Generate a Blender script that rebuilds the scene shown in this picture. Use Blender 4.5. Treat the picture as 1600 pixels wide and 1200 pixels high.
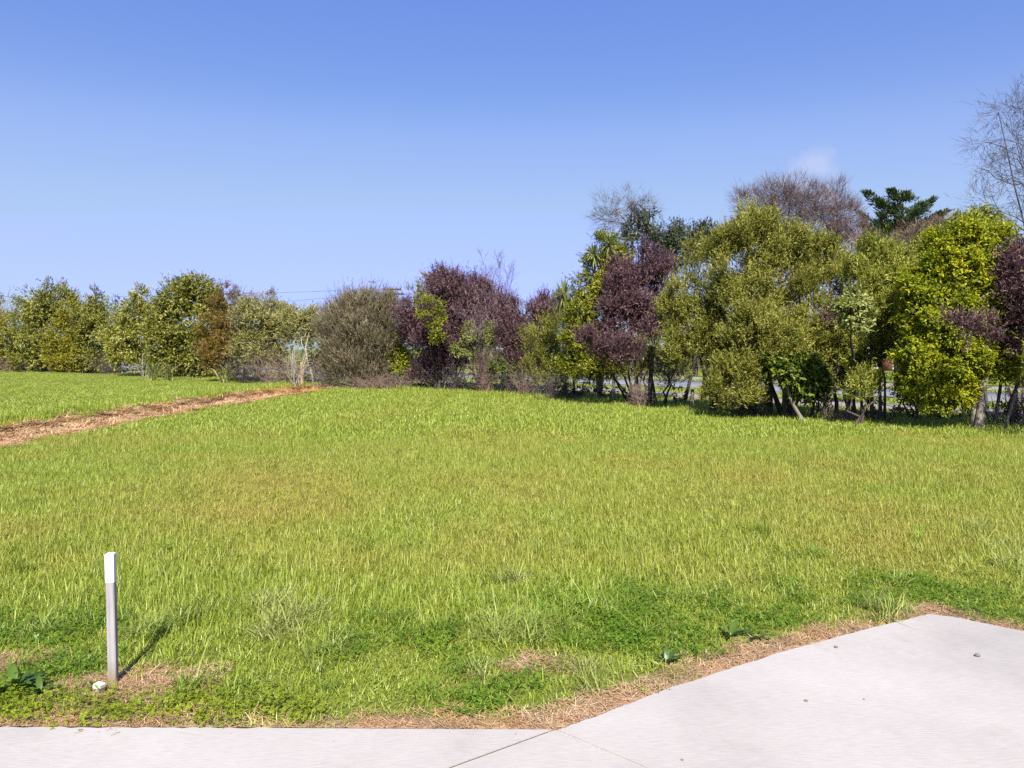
import bpy, math, random
import numpy as np
from mathutils import Vector

# ------------------------------------------------------------------ scene, camera, light
scn = bpy.context.scene
for o in list(bpy.data.objects):
    bpy.data.objects.remove(o)
COL = scn.collection
FPX, CX, CY, HOR, CAMH = 1150.0, 800.0, 600.0, 545.0, 1.6
PITCH = math.atan((CY - HOR) / FPX)
cam = bpy.data.cameras.new('camera')
cam.sensor_width = 36.0
cam.lens = 36.0 * FPX / 1600.0
cam.clip_start, cam.clip_end = 0.05, 4000.0
camo = bpy.data.objects.new('camera', cam)
camo.location = (0, 0, CAMH)
camo.rotation_euler = (math.pi / 2 - PITCH, 0, 0)
COL.objects.link(camo)
scn.camera = camo

SUN_EL, SUN_AZ = 44.0, 176.0          # azimuth clockwise from +Y: the sun stands behind the camera
world = bpy.data.worlds.new('World')
scn.world = world
world.use_nodes = True
wn, wl = world.node_tree.nodes, world.node_tree.links
wn.clear()
sky = wn.new('ShaderNodeTexSky')
sky.sky_type = 'NISHITA'
sky.sun_disc = False
sky.sun_elevation = math.radians(SUN_EL)
sky.sun_rotation = math.radians(SUN_AZ)
sky.altitude = 0
sky.air_density, sky.dust_density, sky.ozone_density = 1.0, 0.3, 2.2
bg = wn.new('ShaderNodeBackground')
bg.inputs['Strength'].default_value = 0.11
wo = wn.new('ShaderNodeOutputWorld')

sun = bpy.data.lights.new('sun', 'SUN')
sun.energy = 4.4
sun.angle = math.radians(0.53)
sun.color = (1.0, 0.955, 0.89)
suno = bpy.data.objects.new('sun', sun)
el, az = math.radians(SUN_EL), math.radians(SUN_AZ)
sdir = Vector((math.sin(az) * math.cos(el), math.cos(az) * math.cos(el), math.sin(el)))
suno.rotation_euler = sdir.to_track_quat('Z', 'Y').to_euler()
suno.location = sdir * 60
COL.objects.link(suno)

vs = scn.view_settings
vs.view_transform, vs.look, vs.gamma, vs.exposure = 'Standard', 'None', 1.0, 1.2
vs.use_curve_mapping = False
scn.cycles.max_bounces = 6
scn.cycles.diffuse_bounces = 3
scn.cycles.glossy_bounces = 2
scn.cycles.transmission_bounces = 4
scn.cycles.transparent_max_bounces = 4
scn.cycles.use_denoising = False
scn.cycles.sample_clamp_indirect = 3.0
scn.cycles.sample_clamp_direct = 8.0

# ------------------------------------------------------------------ photograph geometry
def ray(x, y):
    u, v = (x - CX) / FPX, (CY - y) / FPX
    c, s = math.cos(PITCH), math.sin(PITCH)
    return np.array([u, c + s * v, -s + c * v])
def gpt(x, y):
    r = ray(x, y)
    return r * (CAMH / -r[2]) + np.array([0, 0, CAMH])
def at(x, y, d):
    r = ray(x, y)
    return r * (d / r[1]) + np.array([0, 0, CAMH])

# the small wispy cloud hanging in the sky
tc = wn.new('ShaderNodeTexCoord')
cdir = Vector(ray(1268, 258)).normalized()
mp = wn.new('ShaderNodeVectorMath'); mp.operation = 'SUBTRACT'
mp.inputs[1].default_value = cdir
wl.new(tc.outputs['Generated'], mp.inputs[0])
sc_ = wn.new('ShaderNodeVectorMath'); sc_.operation = 'MULTIPLY'
sc_.inputs[1].default_value = (34, 34, 48)
wl.new(mp.outputs[0], sc_.inputs[0])
ln = wn.new('ShaderNodeVectorMath'); ln.operation = 'LENGTH'
wl.new(sc_.outputs[0], ln.inputs[0])
nz = wn.new('ShaderNodeTexNoise')
nz.inputs['Scale'].default_value = 34.0
nz.inputs['Detail'].default_value = 6.0
nz.inputs['Roughness'].default_value = 0.6
wl.new(tc.outputs['Generated'], nz.inputs['Vector'])
m1 = wn.new('ShaderNodeMath'); m1.operation = 'SUBTRACT'
wl.new(nz.outputs['Fac'], m1.inputs[0])
m2 = wn.new('ShaderNodeMath'); m2.operation = 'MULTIPLY'
m2.inputs[1].default_value = 0.32
wl.new(ln.outputs['Value'], m2.inputs[0])
wl.new(m2.outputs[0], m1.inputs[1])
mr = wn.new('ShaderNodeMapRange')
mr.inputs[1].default_value, mr.inputs[2].default_value = 0.12, 0.48
mr.inputs[3].default_value, mr.inputs[4].default_value = 0.0, 0.42
wl.new(m1.outputs[0], mr.inputs[0])
hs = wn.new('ShaderNodeHueSaturation')
hs.inputs['Hue'].default_value = 0.505
hs.inputs['Saturation'].default_value = 1.95
hs.inputs['Value'].default_value = 0.379
gm = wn.new('ShaderNodeGamma'); gm.inputs['Gamma'].default_value = 0.5
wl.new(sky.outputs[0], gm.inputs['Color'])
wl.new(gm.outputs[0], hs.inputs['Color'])
cv = wn.new('ShaderNodeRGBCurve')
for ch, pts in ((0, ((0.15, 0.162), (0.242, 0.355), (0.597, 0.515))), (1, ((0.392, 0.310), (0.521, 0.505), (0.88, 0.650))), (2, ((0.768, 0.775), (0.905, 0.925), (0.983, 0.945)))):
    c_ = cv.mapping.curves[ch]
    c_.points[0].location = (0, 0); c_.points[1].location = (1.0, pts[-1][1] + 0.03)
    for p_ in pts: c_.points.new(*p_)
cv.mapping.update()
wl.new(hs.outputs[0], cv.inputs['Color'])
vm = wn.new('ShaderNodeVectorMath'); vm.operation = 'SCALE'; vm.inputs['Scale'].default_value = 3.957
cv2 = wn.new('ShaderNodeRGBCurve')
for ch, pts in ((0, ((0.150, 0.176), (0.181, 0.197), (0.283, 0.258), (0.381, 0.362), (0.462, 0.440), (0.533, 0.505))), (1, ((0.300, 0.318), (0.328, 0.343), (0.429, 0.415), (0.527, 0.518), (0.597, 0.600), (0.672, 0.655))), (2, ((0.750, 0.785), (0.791, 0.812), (0.871, 0.865), (0.93, 0.925), (0.985, 0.938)))):
    c_ = cv2.mapping.curves[ch]
    c_.points[0].location = (0, 0); c_.points[1].location = (1.0, pts[-1][1] + (0.02 if ch == 2 else 0.25))
    for p_ in pts: c_.points.new(*p_)
cv2.mapping.update()
wl.new(cv.outputs[0], cv2.inputs['Color'])
wl.new(cv2.outputs[0], vm.inputs[0])
mxw = wn.new('ShaderNodeMix'); mxw.data_type = 'RGBA'
wl.new(mr.outputs[0], mxw.inputs[0])
wl.new(vm.outputs[0], mxw.inputs[6])
mxw.inputs[7].default_value = (2.75, 2.85, 3.7, 1)
wl.new(mxw.outputs[2], bg.inputs['Color'])
wl.new(bg.outputs[0], wo.inputs['Surface'])

# ------------------------------------------------------------------ helpers
RNG = np.random.default_rng(7)
random.seed(7)

def vnoise(x, y, scale, seed):
    g = np.random.default_rng(seed).random((128, 128))
    fx, fy = np.asarray(x) / scale, np.asarray(y) / scale
    ix, iy = np.floor(fx).astype(int), np.floor(fy).astype(int)
    tx, ty = fx - ix, fy - iy
    tx, ty = tx * tx * (3 - 2 * tx), ty * ty * (3 - 2 * ty)
    a, b = g[ix % 128, iy % 128], g[(ix + 1) % 128, iy % 128]
    c, d = g[ix % 128, (iy + 1) % 128], g[(ix + 1) % 128, (iy + 1) % 128]
    return (a * (1 - tx) + b * tx) * (1 - ty) + (c * (1 - tx) + d * tx) * ty
def fbm(x, y, scale, seed):
    return (vnoise(x, y, scale, seed) * 0.5 + vnoise(x, y, scale / 2.1, seed + 1) * 0.3 + vnoise(x, y, scale / 4.3, seed + 2) * 0.2)
def sstep(a, b, x):
    t = np.clip((np.asarray(x, float) - a) / (b - a), 0, 1)
    return t * t * (3 - 2 * t)
def unit(v):
    return v / np.maximum(np.linalg.norm(v, axis=-1, keepdims=True), 1e-9)

def mesh_np(name, V, F, attrs=None, smooth=False):
    V, F = np.ascontiguousarray(V, dtype=np.float32), np.ascontiguousarray(F, dtype=np.int32)
    me = bpy.data.meshes.new(name)
    me.vertices.add(len(V)); me.vertices.foreach_set('co', V.ravel())
    me.loops.add(F.size); me.loops.foreach_set('vertex_index', F.ravel())
    me.polygons.add(len(F)); me.polygons.foreach_set('loop_start', np.arange(0, F.size, F.shape[1], dtype=np.int32))
    if smooth:
        me.polygons.foreach_set('use_smooth', np.ones(len(F), dtype=bool))
    for k, a in (attrs or {}).items():
        at_ = me.attributes.new(k, 'FLOAT', 'POINT')
        at_.data.foreach_set('value', np.ascontiguousarray(a, dtype=np.float32))
    me.update(calc_edges=True)
    return me
def link(name, me, mat=None, parent=None, loc=None):
    o = bpy.data.objects.new(name, me)
    COL.objects.link(o)
    if mat is not None and me is not None:
        if not me.materials:
            me.materials.append(mat)
    if parent is not None:
        o.parent = parent
    if loc is not None:
        o.location = loc
    return o
def tag(o, label=None, cat=None, group=None, kind=None):
    if label: o['label'] = label
    if cat: o['category'] = cat
    if group: o['group'] = group
    if kind: o['kind'] = kind
    return o

class MB:
    """collects tubes and boxes into one mesh"""
    def __init__(s):
        s.V, s.F, s.n = [], [], 0
    def add(s, V, F):
        s.V.append(np.asarray(V, float)); s.F.append(np.asarray(F, int) + s.n); s.n += len(V)
    def tube(s, P, R, sides=5, cap=False):
        P = np.asarray(P, float); R = np.asarray(R, float)
        T = np.gradient(P, axis=0); T = unit(T)
        ref = np.array([0.31, 0.87, 0.12]) if abs(T[0][2]) > 0.6 else np.array([0, 0, 1.0])
        A = unit(np.cross(T, ref)); B = np.cross(T, A)
        ang = np.linspace(0, 2 * math.pi, sides, endpoint=False)
        ring = A[:, None] * np.cos(ang)[None, :, None] + B[:, None] * np.sin(ang)[None, :, None]
        V = (P[:, None] + ring * R[:, None, None]).reshape(-1, 3)
        i, j = np.meshgrid(np.arange(len(P) - 1), np.arange(sides), indexing='ij')
        j2 = (j + 1) % sides
        F = np.stack([i * sides + j, i * sides + j2, (i + 1) * sides + j2, (i + 1) * sides + j], -1).reshape(-1, 4)
        s.add(V, F)
        if cap:
            k = len(P) * sides
            for q in (0, len(P) - 1):
                c = P[q]
                idx = [q * sides + m for m in range(sides)]
                for m in range(0, sides - 2, 2):
                    quad = [idx[0], idx[m + 1], idx[m + 2], idx[min(m + 3, sides - 1)]]
                    s.F.append(np.array([quad]) + s.n - k)
    def box(s, c, h, rz=0, tilt=None):
        c, h = np.asarray(c, float), np.asarray(h, float)
        V = np.array([[x, y, z] for z in (-1, 1) for x, y in ((-1, -1), (1, -1), (1, 1), (-1, 1))]) * h
        cz, sz = math.cos(rz), math.sin(rz)
        V = V @ np.array([[cz, sz, 0], [-sz, cz, 0], [0, 0, 1]]) + c
        s.add(V, [[3, 2, 1, 0], [4, 5, 6, 7], [0, 1, 5, 4], [1, 2, 6, 5], [2, 3, 7, 6], [3, 0, 4, 7]])
    def build(s, name, mat, parent=None, loc=None, smooth=True, origin=None):
        V = np.concatenate(s.V)
        if origin is not None:
            V = V - np.asarray(origin)
        return link(name, mesh_np(name, V, np.concatenate(s.F), smooth=smooth), mat, parent, loc)

# ------------------------------------------------------------------ materials
def new_mat(name):
    m = bpy.data.materials.new(name); m.use_nodes = True
    nt = m.node_tree; nt.nodes.clear()
    out = nt.nodes.new('ShaderNodeOutputMaterial')
    return m, nt.nodes, nt.links, out
def ramp(N, stops, interp='LINEAR'):
    r = N.new('ShaderNodeValToRGB'); e = r.color_ramp.elements
    r.color_ramp.interpolation = interp
    while len(e) < len(stops): e.new(0.5)
    for q, (p, c) in zip(e, stops):
        q.position = p; q.color = (*c, 1)
    return r
def attr(N, name, typ='GEOMETRY'):
    a = N.new('ShaderNodeAttribute'); a.attribute_name = name; a.attribute_type = typ
    return a
def math_node(N, L, op, a, b):
    m = N.new('ShaderNodeMath'); m.operation = op
    for i, v in enumerate((a, b)):
        if isinstance(v, (int, float)): m.inputs[i].default_value = v
        else: L.new(v, m.inputs[i])
    return m.outputs[0]
def mixc(N, L, f, a, b):
    m = N.new('ShaderNodeMix'); m.data_type = 'RGBA'
    for i, v in ((0, f), (6, a), (7, b)):
        if isinstance(v, (int, float)): m.inputs[i].default_value = v
        elif isinstance(v, tuple): m.inputs[i].default_value = (*v, 1)
        else: L.new(v, m.inputs[i])
    return m.outputs[2]
def noise(N, L, scale, detail=4, rough=0.6, coord=None, stretch=None):
    n = N.new('ShaderNodeTexNoise')
    n.inputs['Scale'].default_value = scale; n.inputs['Detail'].default_value = detail; n.inputs['Roughness'].default_value = rough
    if coord is None:
        g = N.new('ShaderNodeNewGeometry'); coord = g.outputs['Position']
    if stretch:
        mpn = N.new('ShaderNodeMapping'); mpn.inputs['Scale'].default_value = stretch[0]; mpn.inputs['Rotation'].default_value = stretch[1]
        L.new(coord, mpn.inputs['Vector']); coord = mpn.outputs[0]
    L.new(coord, n.inputs['Vector'])
    return n
def leafy(N, L, out, color, trans=0.35, rough=0.45, spec=0.35):
    p = N.new('ShaderNodeBsdfPrincipled')
    L.new(color, p.inputs['Base Color'])
    p.inputs['Roughness'].default_value = rough
    p.inputs['Specular IOR Level'].default_value = spec
    t = N.new('ShaderNodeBsdfTranslucent'); L.new(color, t.inputs['Color'])
    m = N.new('ShaderNodeMixShader'); m.inputs[0].default_value = trans
    L.new(p.outputs[0], m.inputs[1]); L.new(t.outputs[0], m.inputs[2]); L.new(m.outputs[0], out.inputs['Surface'])

def leaf_mat(name, c0, c1, c2, trans=0.4, rough=0.5, spec=0.25, gain=1.45):
    m, N, L, out = new_mat(name)
    c0, c1, c2 = [tuple(min(v * gain, 0.75) for v in c) for c in (c0, c1, c2)]
    r = ramp(N, [(0.05, c0), (0.5, c1), (0.95, c2)])
    L.new(attr(N, 'rnd').outputs['Fac'], r.inputs[0])
    leafy(N, L, out, r.outputs[0], trans, rough, spec)
    return m
def bark_mat(name, a, b, scale=9):
    m, N, L, out = new_mat(name)
    n = noise(N, L, scale, 5, 0.65, stretch=((1, 1, 0.25), (0, 0, 0)))
    r = ramp(N, [(0.3, a), (0.7, b)]); L.new(n.outputs[0], r.inputs[0])
    p = N.new('ShaderNodeBsdfPrincipled'); p.inputs['Roughness'].default_value = 0.9
    L.new(r.outputs[0], p.inputs['Base Color'])
    bp = N.new('ShaderNodeBump'); bp.inputs['Strength'].default_value = 0.5; bp.inputs['Distance'].default_value = 0.02
    L.new(n.outputs[0], bp.inputs['Height']); L.new(bp.outputs[0], p.inputs['Normal'])
    L.new(p.outputs[0], out.inputs['Surface'])
    return m

M = {}
M['olive'] = leaf_mat('olive_leaf', (0.054, 0.062, 0.008), (0.168, 0.166, 0.025), (0.305, 0.287, 0.075), gain=1.6)
M['brightolive'] = leaf_mat('bright_olive_leaf', (0.058, 0.072, 0.008), (0.180, 0.188, 0.024), (0.33, 0.33, 0.075), gain=1.6)
M['lime'] = leaf_mat('lime_leaf', (0.065, 0.092, 0.005), (0.175, 0.195, 0.008), (0.315, 0.285, 0.010), gain=1.65)
M['yellowgreen'] = leaf_mat('yellow_green_leaf', (0.050, 0.066, 0.006), (0.155, 0.165, 0.012), (0.32, 0.29, 0.03), gain=1.55)
M['purple'] = leaf_mat('purple_leaf', (0.036, 0.017, 0.022), (0.106, 0.054, 0.060), (0.22, 0.150, 0.140), gain=1.4)
M['fadedpurple'] = leaf_mat('faded_purple_leaf', (0.06, 0.034, 0.040), (0.135, 0.085, 0.088), (0.25, 0.185, 0.165), gain=1.65)
M['pitto'] = leaf_mat('dark_green_leaf', (0.052, 0.060, 0.008), (0.150, 0.150, 0.018), (0.36, 0.335, 0.10), 0.35, 0.5, 0.25, gain=1.6)
M['goldgreen'] = leaf_mat('gold_green_leaf', (0.068, 0.074, 0.006), (0.190, 0.172, 0.012), (0.33, 0.28, 0.04), gain=1.6)
M['cream'] = leaf_mat('cream_edged_leaf', (0.075, 0.09, 0.010), (0.245, 0.235, 0.030), (0.52, 0.47, 0.18))
M['rust'] = leaf_mat('rust_leaf', (0.055, 0.045, 0.010), (0.165, 0.108, 0.020), (0.28, 0.175, 0.055))
M['greyolive'] = leaf_mat('grey_olive_leaf', (0.075, 0.074, 0.020), (0.215, 0.200, 0.060), (0.36, 0.335, 0.14), gain=1.55)
M['manuka'] = leaf_mat('grey_feathery_leaf', (0.055, 0.048, 0.024), (0.140, 0.118, 0.062), (0.28, 0.225, 0.165), 0.25, 0.7, 0.15)
M['darkgreen'] = leaf_mat('evergreen_leaf', (0.018, 0.026, 0.012), (0.050, 0.060, 0.024), (0.11, 0.12, 0.05), 0.2)
M['conifer'] = leaf_mat('conifer_spray', (0.014, 0.030, 0.012), (0.045, 0.070, 0.022), (0.10, 0.125, 0.04), 0.15)
M['varieg'] = leaf_mat('variegated_leaf', (0.07, 0.085, 0.016), (0.18, 0.20, 0.045), (0.36, 0.36, 0.14))
M['deepgreen'] = leaf_mat('glossy_green_leaf', (0.030, 0.048, 0.006), (0.075, 0.105, 0.012), (0.20, 0.235, 0.025))
M['sword'] = leaf_mat('sword_leaf', (0.07, 0.085, 0.02), (0.17, 0.19, 0.05), (0.33, 0.31, 0.14))
M['flax'] = leaf_mat('flax_leaf', (0.07, 0.085, 0.02), (0.16, 0.175, 0.05), (0.32, 0.28, 0.12))
M['farwood'] = leaf_mat('far_wood_leaf', (0.06, 0.085, 0.06), (0.12, 0.15, 0.10), (0.18, 0.21, 0.14))
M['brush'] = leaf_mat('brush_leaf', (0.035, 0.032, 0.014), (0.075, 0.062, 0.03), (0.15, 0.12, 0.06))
M['redhaze'] = leaf_mat('red_fine_twig', (0.07, 0.045, 0.040), (0.17, 0.115, 0.105), (0.30, 0.22, 0.20), 0.0, 0.8, 0.1, gain=1.0)
M['greyhaze'] = leaf_mat('grey_fine_twig', (0.06, 0.050, 0.048), (0.13, 0.11, 0.105), (0.24, 0.21, 0.20), 0.0, 0.8, 0.1, gain=1.0)
M['brownhaze'] = leaf_mat('brown_fine_twig', (0.09, 0.060, 0.045), (0.20, 0.14, 0.105), (0.32, 0.24, 0.19), 0.0, 0.8, 0.1, gain=1.0)
M['darkhaze'] = leaf_mat('dark_fine_twig', (0.05, 0.038, 0.036), (0.11, 0.085, 0.08), (0.20, 0.16, 0.15), 0.0, 0.8, 0.1, gain=1.0)
M['redtwig'] = bark_mat('red_twig', (0.148, 0.078, 0.068), (0.284, 0.168, 0.143))
M['greytwig'] = bark_mat('grey_twig', (0.107, 0.090, 0.081), (0.233, 0.193, 0.171))
M['darktwig'] = bark_mat('dark_twig', (0.037, 0.029, 0.028), (0.093, 0.071, 0.065))
M['bark'] = bark_mat('brown_bark', (0.043, 0.031, 0.022), (0.105, 0.077, 0.056))
M['palebark'] = bark_mat('pale_bark', (0.124, 0.099, 0.077), (0.260, 0.223, 0.186))
M['deadstem'] = bark_mat('dead_stem', (0.142, 0.088, 0.065), (0.301, 0.209, 0.159))
M['blonde'] = bark_mat('bleached_stem', (0.24, 0.20, 0.15), (0.42, 0.36, 0.28))
M['timber'] = bark_mat('weathered_timber', (0.124, 0.102, 0.074), (0.248, 0.205, 0.155))
M['newtimber'] = bark_mat('fence_timber', (0.211, 0.155, 0.081), (0.322, 0.248, 0.143))
M['darkpost'] = bark_mat('dark_post', (0.028, 0.022, 0.017), (0.062, 0.051, 0.040))

# grass: per blade tint, plus how dry each clump is (a value carried by the clump)
def grass_mat(name, g0, g1, g2, d0, d1, trans=0.35, rough=0.4):
    m, N, L, out = new_mat(name)
    rn = attr(N, 'rnd').outputs['Fac']
    a = ramp(N, [(0.0, g0), (0.55, g1), (1.0, g2)]); L.new(rn, a.inputs[0])
    b = ramp(N, [(0.0, d0), (1.0, d1)]); L.new(rn, b.inputs[0])
    dr = attr(N, 'dry', 'INSTANCER').outputs['Fac']
    leafy(N, L, out, mixc(N, L, dr, a.outputs[0], b.outputs[0]), trans, rough, 0.22)
    return m
M['grass'] = grass_mat('lawn_blade', (0.175, 0.230, 0.022), (0.345, 0.425, 0.046), (0.64, 0.66, 0.24), (0.32, 0.285, 0.034), (0.56, 0.46, 0.14), 0.45)
M['tuft'] = grass_mat('tuft_blade', (0.13, 0.21, 0.016), (0.23, 0.33, 0.03), (0.42, 0.47, 0.12), (0.29, 0.33, 0.07), (0.50, 0.48, 0.19), 0.4)
M['clover'] = grass_mat('clover_leaf', (0.065, 0.135, 0.010), (0.12, 0.215, 0.016), (0.21, 0.31, 0.04), (0.20, 0.25, 0.012), (0.30, 0.33, 0.02), 0.35)
M['straw'] = grass_mat('straw_blade', (0.27, 0.165, 0.095), (0.46, 0.31, 0.185), (0.68, 0.51, 0.34), (0.33, 0.155, 0.035), (0.55, 0.30, 0.075), 0.15, 0.7)

# ground
def ground_mat():
    m, N, L, out = new_mat('field_soil')
    n1 = noise(N, L, 1.3, 6, 0.65); n2 = noise(N, L, 22, 5, 0.7)
    g = ramp(N, [(0.3, (0.085, 0.105, 0.02)), (0.5, (0.135, 0.155, 0.028)), (0.75, (0.19, 0.175, 0.05))]); L.new(n1.outputs[0], g.inputs[0])
    s = ramp(N, [(0.3, (0.13, 0.085, 0.052)), (0.5, (0.28, 0.18, 0.11)), (0.7, (0.42, 0.29, 0.19))]); L.new(n2.outputs[0], s.inputs[0])
    l = ramp(N, [(0.3, (0.05, 0.034, 0.024)), (0.7, (0.14, 0.095, 0.06))]); L.new(n2.outputs[0], l.inputs[0])
    c = mixc(N, L, attr(N, 'dead').outputs['Fac'], g.outputs[0], s.outputs[0])
    c = mixc(N, L, attr(N, 'litter').outputs['Fac'], c, l.outputs[0])
    p = N.new('ShaderNodeBsdfPrincipled'); p.inputs['Roughness'].default_value = 0.95
    p.inputs['Specular IOR Level'].default_value = 0.1
    L.new(c, p.inputs['Base Color'])
    bp = N.new('ShaderNodeBump'); bp.inputs['Strength'].default_value = 0.7; bp.inputs['Distance'].default_value = 0.03
    L.new(n2.outputs[0], bp.inputs['Height']); L.new(bp.outputs[0], p.inputs['Normal'])
    L.new(p.outputs[0], out.inputs['Surface'])
    return m
M['ground'] = ground_mat()
def speckle_mat(name, a, b, scale, rough=0.9, bump=0.3):
    m, N, L, out = new_mat(name)
    n = noise(N, L, scale, 6, 0.7)
    r = ramp(N, [(0.3, a), (0.7, b)]); L.new(n.outputs[0], r.inputs[0])
    p = N.new('ShaderNodeBsdfPrincipled'); p.inputs['Roughness'].default_value = rough
    L.new(r.outputs[0], p.inputs['Base Color'])
    bp = N.new('ShaderNodeBump'); bp.inputs['Strength'].default_value = bump; bp.inputs['Distance'].default_value = 0.01
    L.new(n.outputs[0], bp.inputs['Height']); L.new(bp.outputs[0], p.inputs['Normal'])
    L.new(p.outputs[0], out.inputs['Surface'])
    return m
M['road'] = speckle_mat('road_chip', (0.124, 0.127, 0.133), (0.205, 0.208, 0.214), 30)
M['path'] = speckle_mat('gravel', (0.149, 0.124, 0.115), (0.285, 0.248, 0.229), 25)
M['pebble'] = speckle_mat('pebble', (0.099, 0.087, 0.074), (0.211, 0.186, 0.155), 60)
M['white'] = speckle_mat('white_paint', (0.60, 0.595, 0.60), (0.70, 0.695, 0.70), 35, 0.55, 0.15)
M['weatherboard'] = speckle_mat('weatherboard', (0.384, 0.372, 0.353), (0.459, 0.446, 0.428), 3, 0.7, 0.1)
M['rooftile'] = speckle_mat('terracotta', (0.161, 0.062, 0.037), (0.260, 0.118, 0.068), 8)
M['wire'] = speckle_mat('wire', (0.05, 0.05, 0.055), (0.09, 0.09, 0.10), 3, 0.6, 0.0)
M['earth'] = speckle_mat('bare_earth', (0.081, 0.056, 0.040), (0.161, 0.118, 0.087), 30)
def glass_mat():
    m, N, L, out = new_mat('window_glass')
    p = N.new('ShaderNodeBsdfPrincipled'); p.inputs['Base Color'].default_value = (0.04, 0.05, 0.06, 1); p.inputs['Roughness'].default_value = 0.08
    L.new(p.outputs[0], out.inputs['Surface']); return m
M['glass'] = glass_mat()
def concrete_mat():
    m, N, L, out = new_mat('broomed_concrete')
    fine = noise(N, L, 140, 3, 0.6)
    broom = noise(N, L, 16, 5, 0.62, stretch=((1.0, 9.0, 1.0), (0, 0, math.radians(-24))))
    big = noise(N, L, 0.9, 5, 0.6)
    blot = noise(N, L, 3.2, 6, 0.7)
    base = ramp(N, [(0.28, (0.305, 0.281, 0.251)), (0.5, (0.372, 0.343, 0.306)), (0.72, (0.412, 0.382, 0.342))]); L.new(big.outputs[0], base.inputs[0])
    br = ramp(N, [(0.33, (0.89, 0.89, 0.89)), (0.64, (1.06, 1.06, 1.06))]); L.new(broom.outputs[0], br.inputs[0])
    mu = N.new('ShaderNodeMix'); mu.data_type = 'RGBA'; mu.blend_type = 'MULTIPLY'; mu.inputs[0].default_value = 1.0
    L.new(base.outputs[0], mu.inputs[6]); L.new(br.outputs[0], mu.inputs[7])
    st = ramp(N, [(0.58, (0, 0, 0)), (0.78, (0.55, 0.55, 0.55))]); L.new(blot.outputs[0], st.inputs[0])
    c = mixc(N, L, st.outputs[0], mu.outputs[2], (0.26, 0.225, 0.205))
    sp = N.new('ShaderNodeTexVoronoi'); sp.inputs['Scale'].default_value = 7.0
    g = N.new('ShaderNodeNewGeometry'); L.new(g.outputs['Position'], sp.inputs['Vector'])
    sr = ramp(N, [(0.018, (0.6, 0.6, 0.6)), (0.045, (0, 0, 0))]); L.new(sp.outputs['Distance'], sr.inputs[0])
    c = mixc(N, L, sr.outputs[0], c, (0.25, 0.2, 0.17))
    p = N.new('ShaderNodeBsdfPrincipled'); p.inputs['Roughness'].default_value = 0.88
    p.inputs['Specular IOR Level'].default_value = 0.25
    L.new(c, p.inputs['Base Color'])
    h = math_node(N, L, 'ADD', fine.outputs[0], broom.outputs[0])
    bp = N.new('ShaderNodeBump'); bp.inputs['Strength'].default_value = 0.25; bp.inputs['Distance'].default_value = 0.004
    L.new(h, bp.inputs['Height']); L.new(bp.outputs[0], p.inputs['Normal'])
    L.new(p.outputs[0], out.inputs['Surface'])
    return m
M['concrete'] = concrete_mat()

# ------------------------------------------------------------------ ground layout
HEDGE = np.array([(-70, 80), (-46, 61), (-33.6, 52), (-19.5, 41), (-10.2, 33.8), (-6.6, 31.6), (0, 25.6), (5.06, 19.6), (9.2, 15.2), (14, 10.2), (24, 0)], float)
def hedge_side(x, y):
    """signed distance behind (+) or in front (-) of the hedge line"""
    yy = np.interp(x, HEDGE[:, 0], HEDGE[:, 1])
    return (np.asarray(y) - yy) * 0.72
edge_px = [(-420, 1136), (0, 1137), (430, 1138.5), (868, 1140), (930, 1118), (1040, 1076), (1130, 1047), (1210, 1021), (1340, 986), (1410, 968), (1452, 959), (1490, 963), (1600, 986), (1750, 1022), (2000, 1090)]
EDGE = np.array([gpt(*p)[:2] for p in edge_px])
POLY = np.concatenate([EDGE, [[12, -2.0], [12, -9], [-9, -9], [-9, EDGE[0][1]]]])
def in_poly(x, y, poly):
    x, y = np.asarray(x), np.asarray(y)
    r = np.zeros(x.shape, bool)
    for (x1, y1), (x2, y2) in zip(poly, np.roll(poly, -1, 0)):
        with np.errstate(divide='ignore', invalid='ignore'):
            c = ((y1 > y) != (y2 > y)) & (x < (x2 - x1) * (y - y1) / (y2 - y1 + 1e-12) + x1)
        r ^= c
    return r
def dist_line(x, y, pl):
    d = np.full(np.shape(x), 1e9)
    for (x1, y1), (x2, y2) in zip(pl[:-1], pl[1:]):
        dx, dy = x2 - x1, y2 - y1
        t = np.clip(((x - x1) * dx + (y - y1) * dy) / (dx * dx + dy * dy), 0, 1)
        d = np.minimum(d, np.hypot(x - x1 - t * dx, y - y1 - t * dy))
    return d
DIT = np.array([(-9.55, -5), (-9.55, 10), (-9.4, 16), (-9.2, 22), (-8.7, 27), (-8.0, 31), (-6.6, 34)], float)
def ditch(x, y):
    cx = np.interp(y, DIT[:, 1], DIT[:, 0])
    return np.asarray(x) - cx + (vnoise(x * 0 + 3.1, y, 1.1, 40) - 0.5) * 0.35
def height(x, y):
    x, y = np.asarray(x, float), np.asarray(y, float)
    near = sstep(2.9, 7, y)
    z = (fbm(x, y, 3.4, 11) - 0.5) * 0.10 * near
    fade = 1 - sstep(30, 34, y)
    dd = ditch(x, y)
    z = z - 0.10 * np.exp(-(dd / 0.8) ** 2) * fade + 0.10 * sstep(-0.5, -1.3, dd) * sstep(-9, -2, dd) * fade
    z = np.where(y > 60, z * np.clip(1 - (y - 60) / 20, 0, 1), z)
    return z - 0.028
POST = gpt(177, 1062)[:2]
PEG = gpt(153, 1077)[:2]
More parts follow.
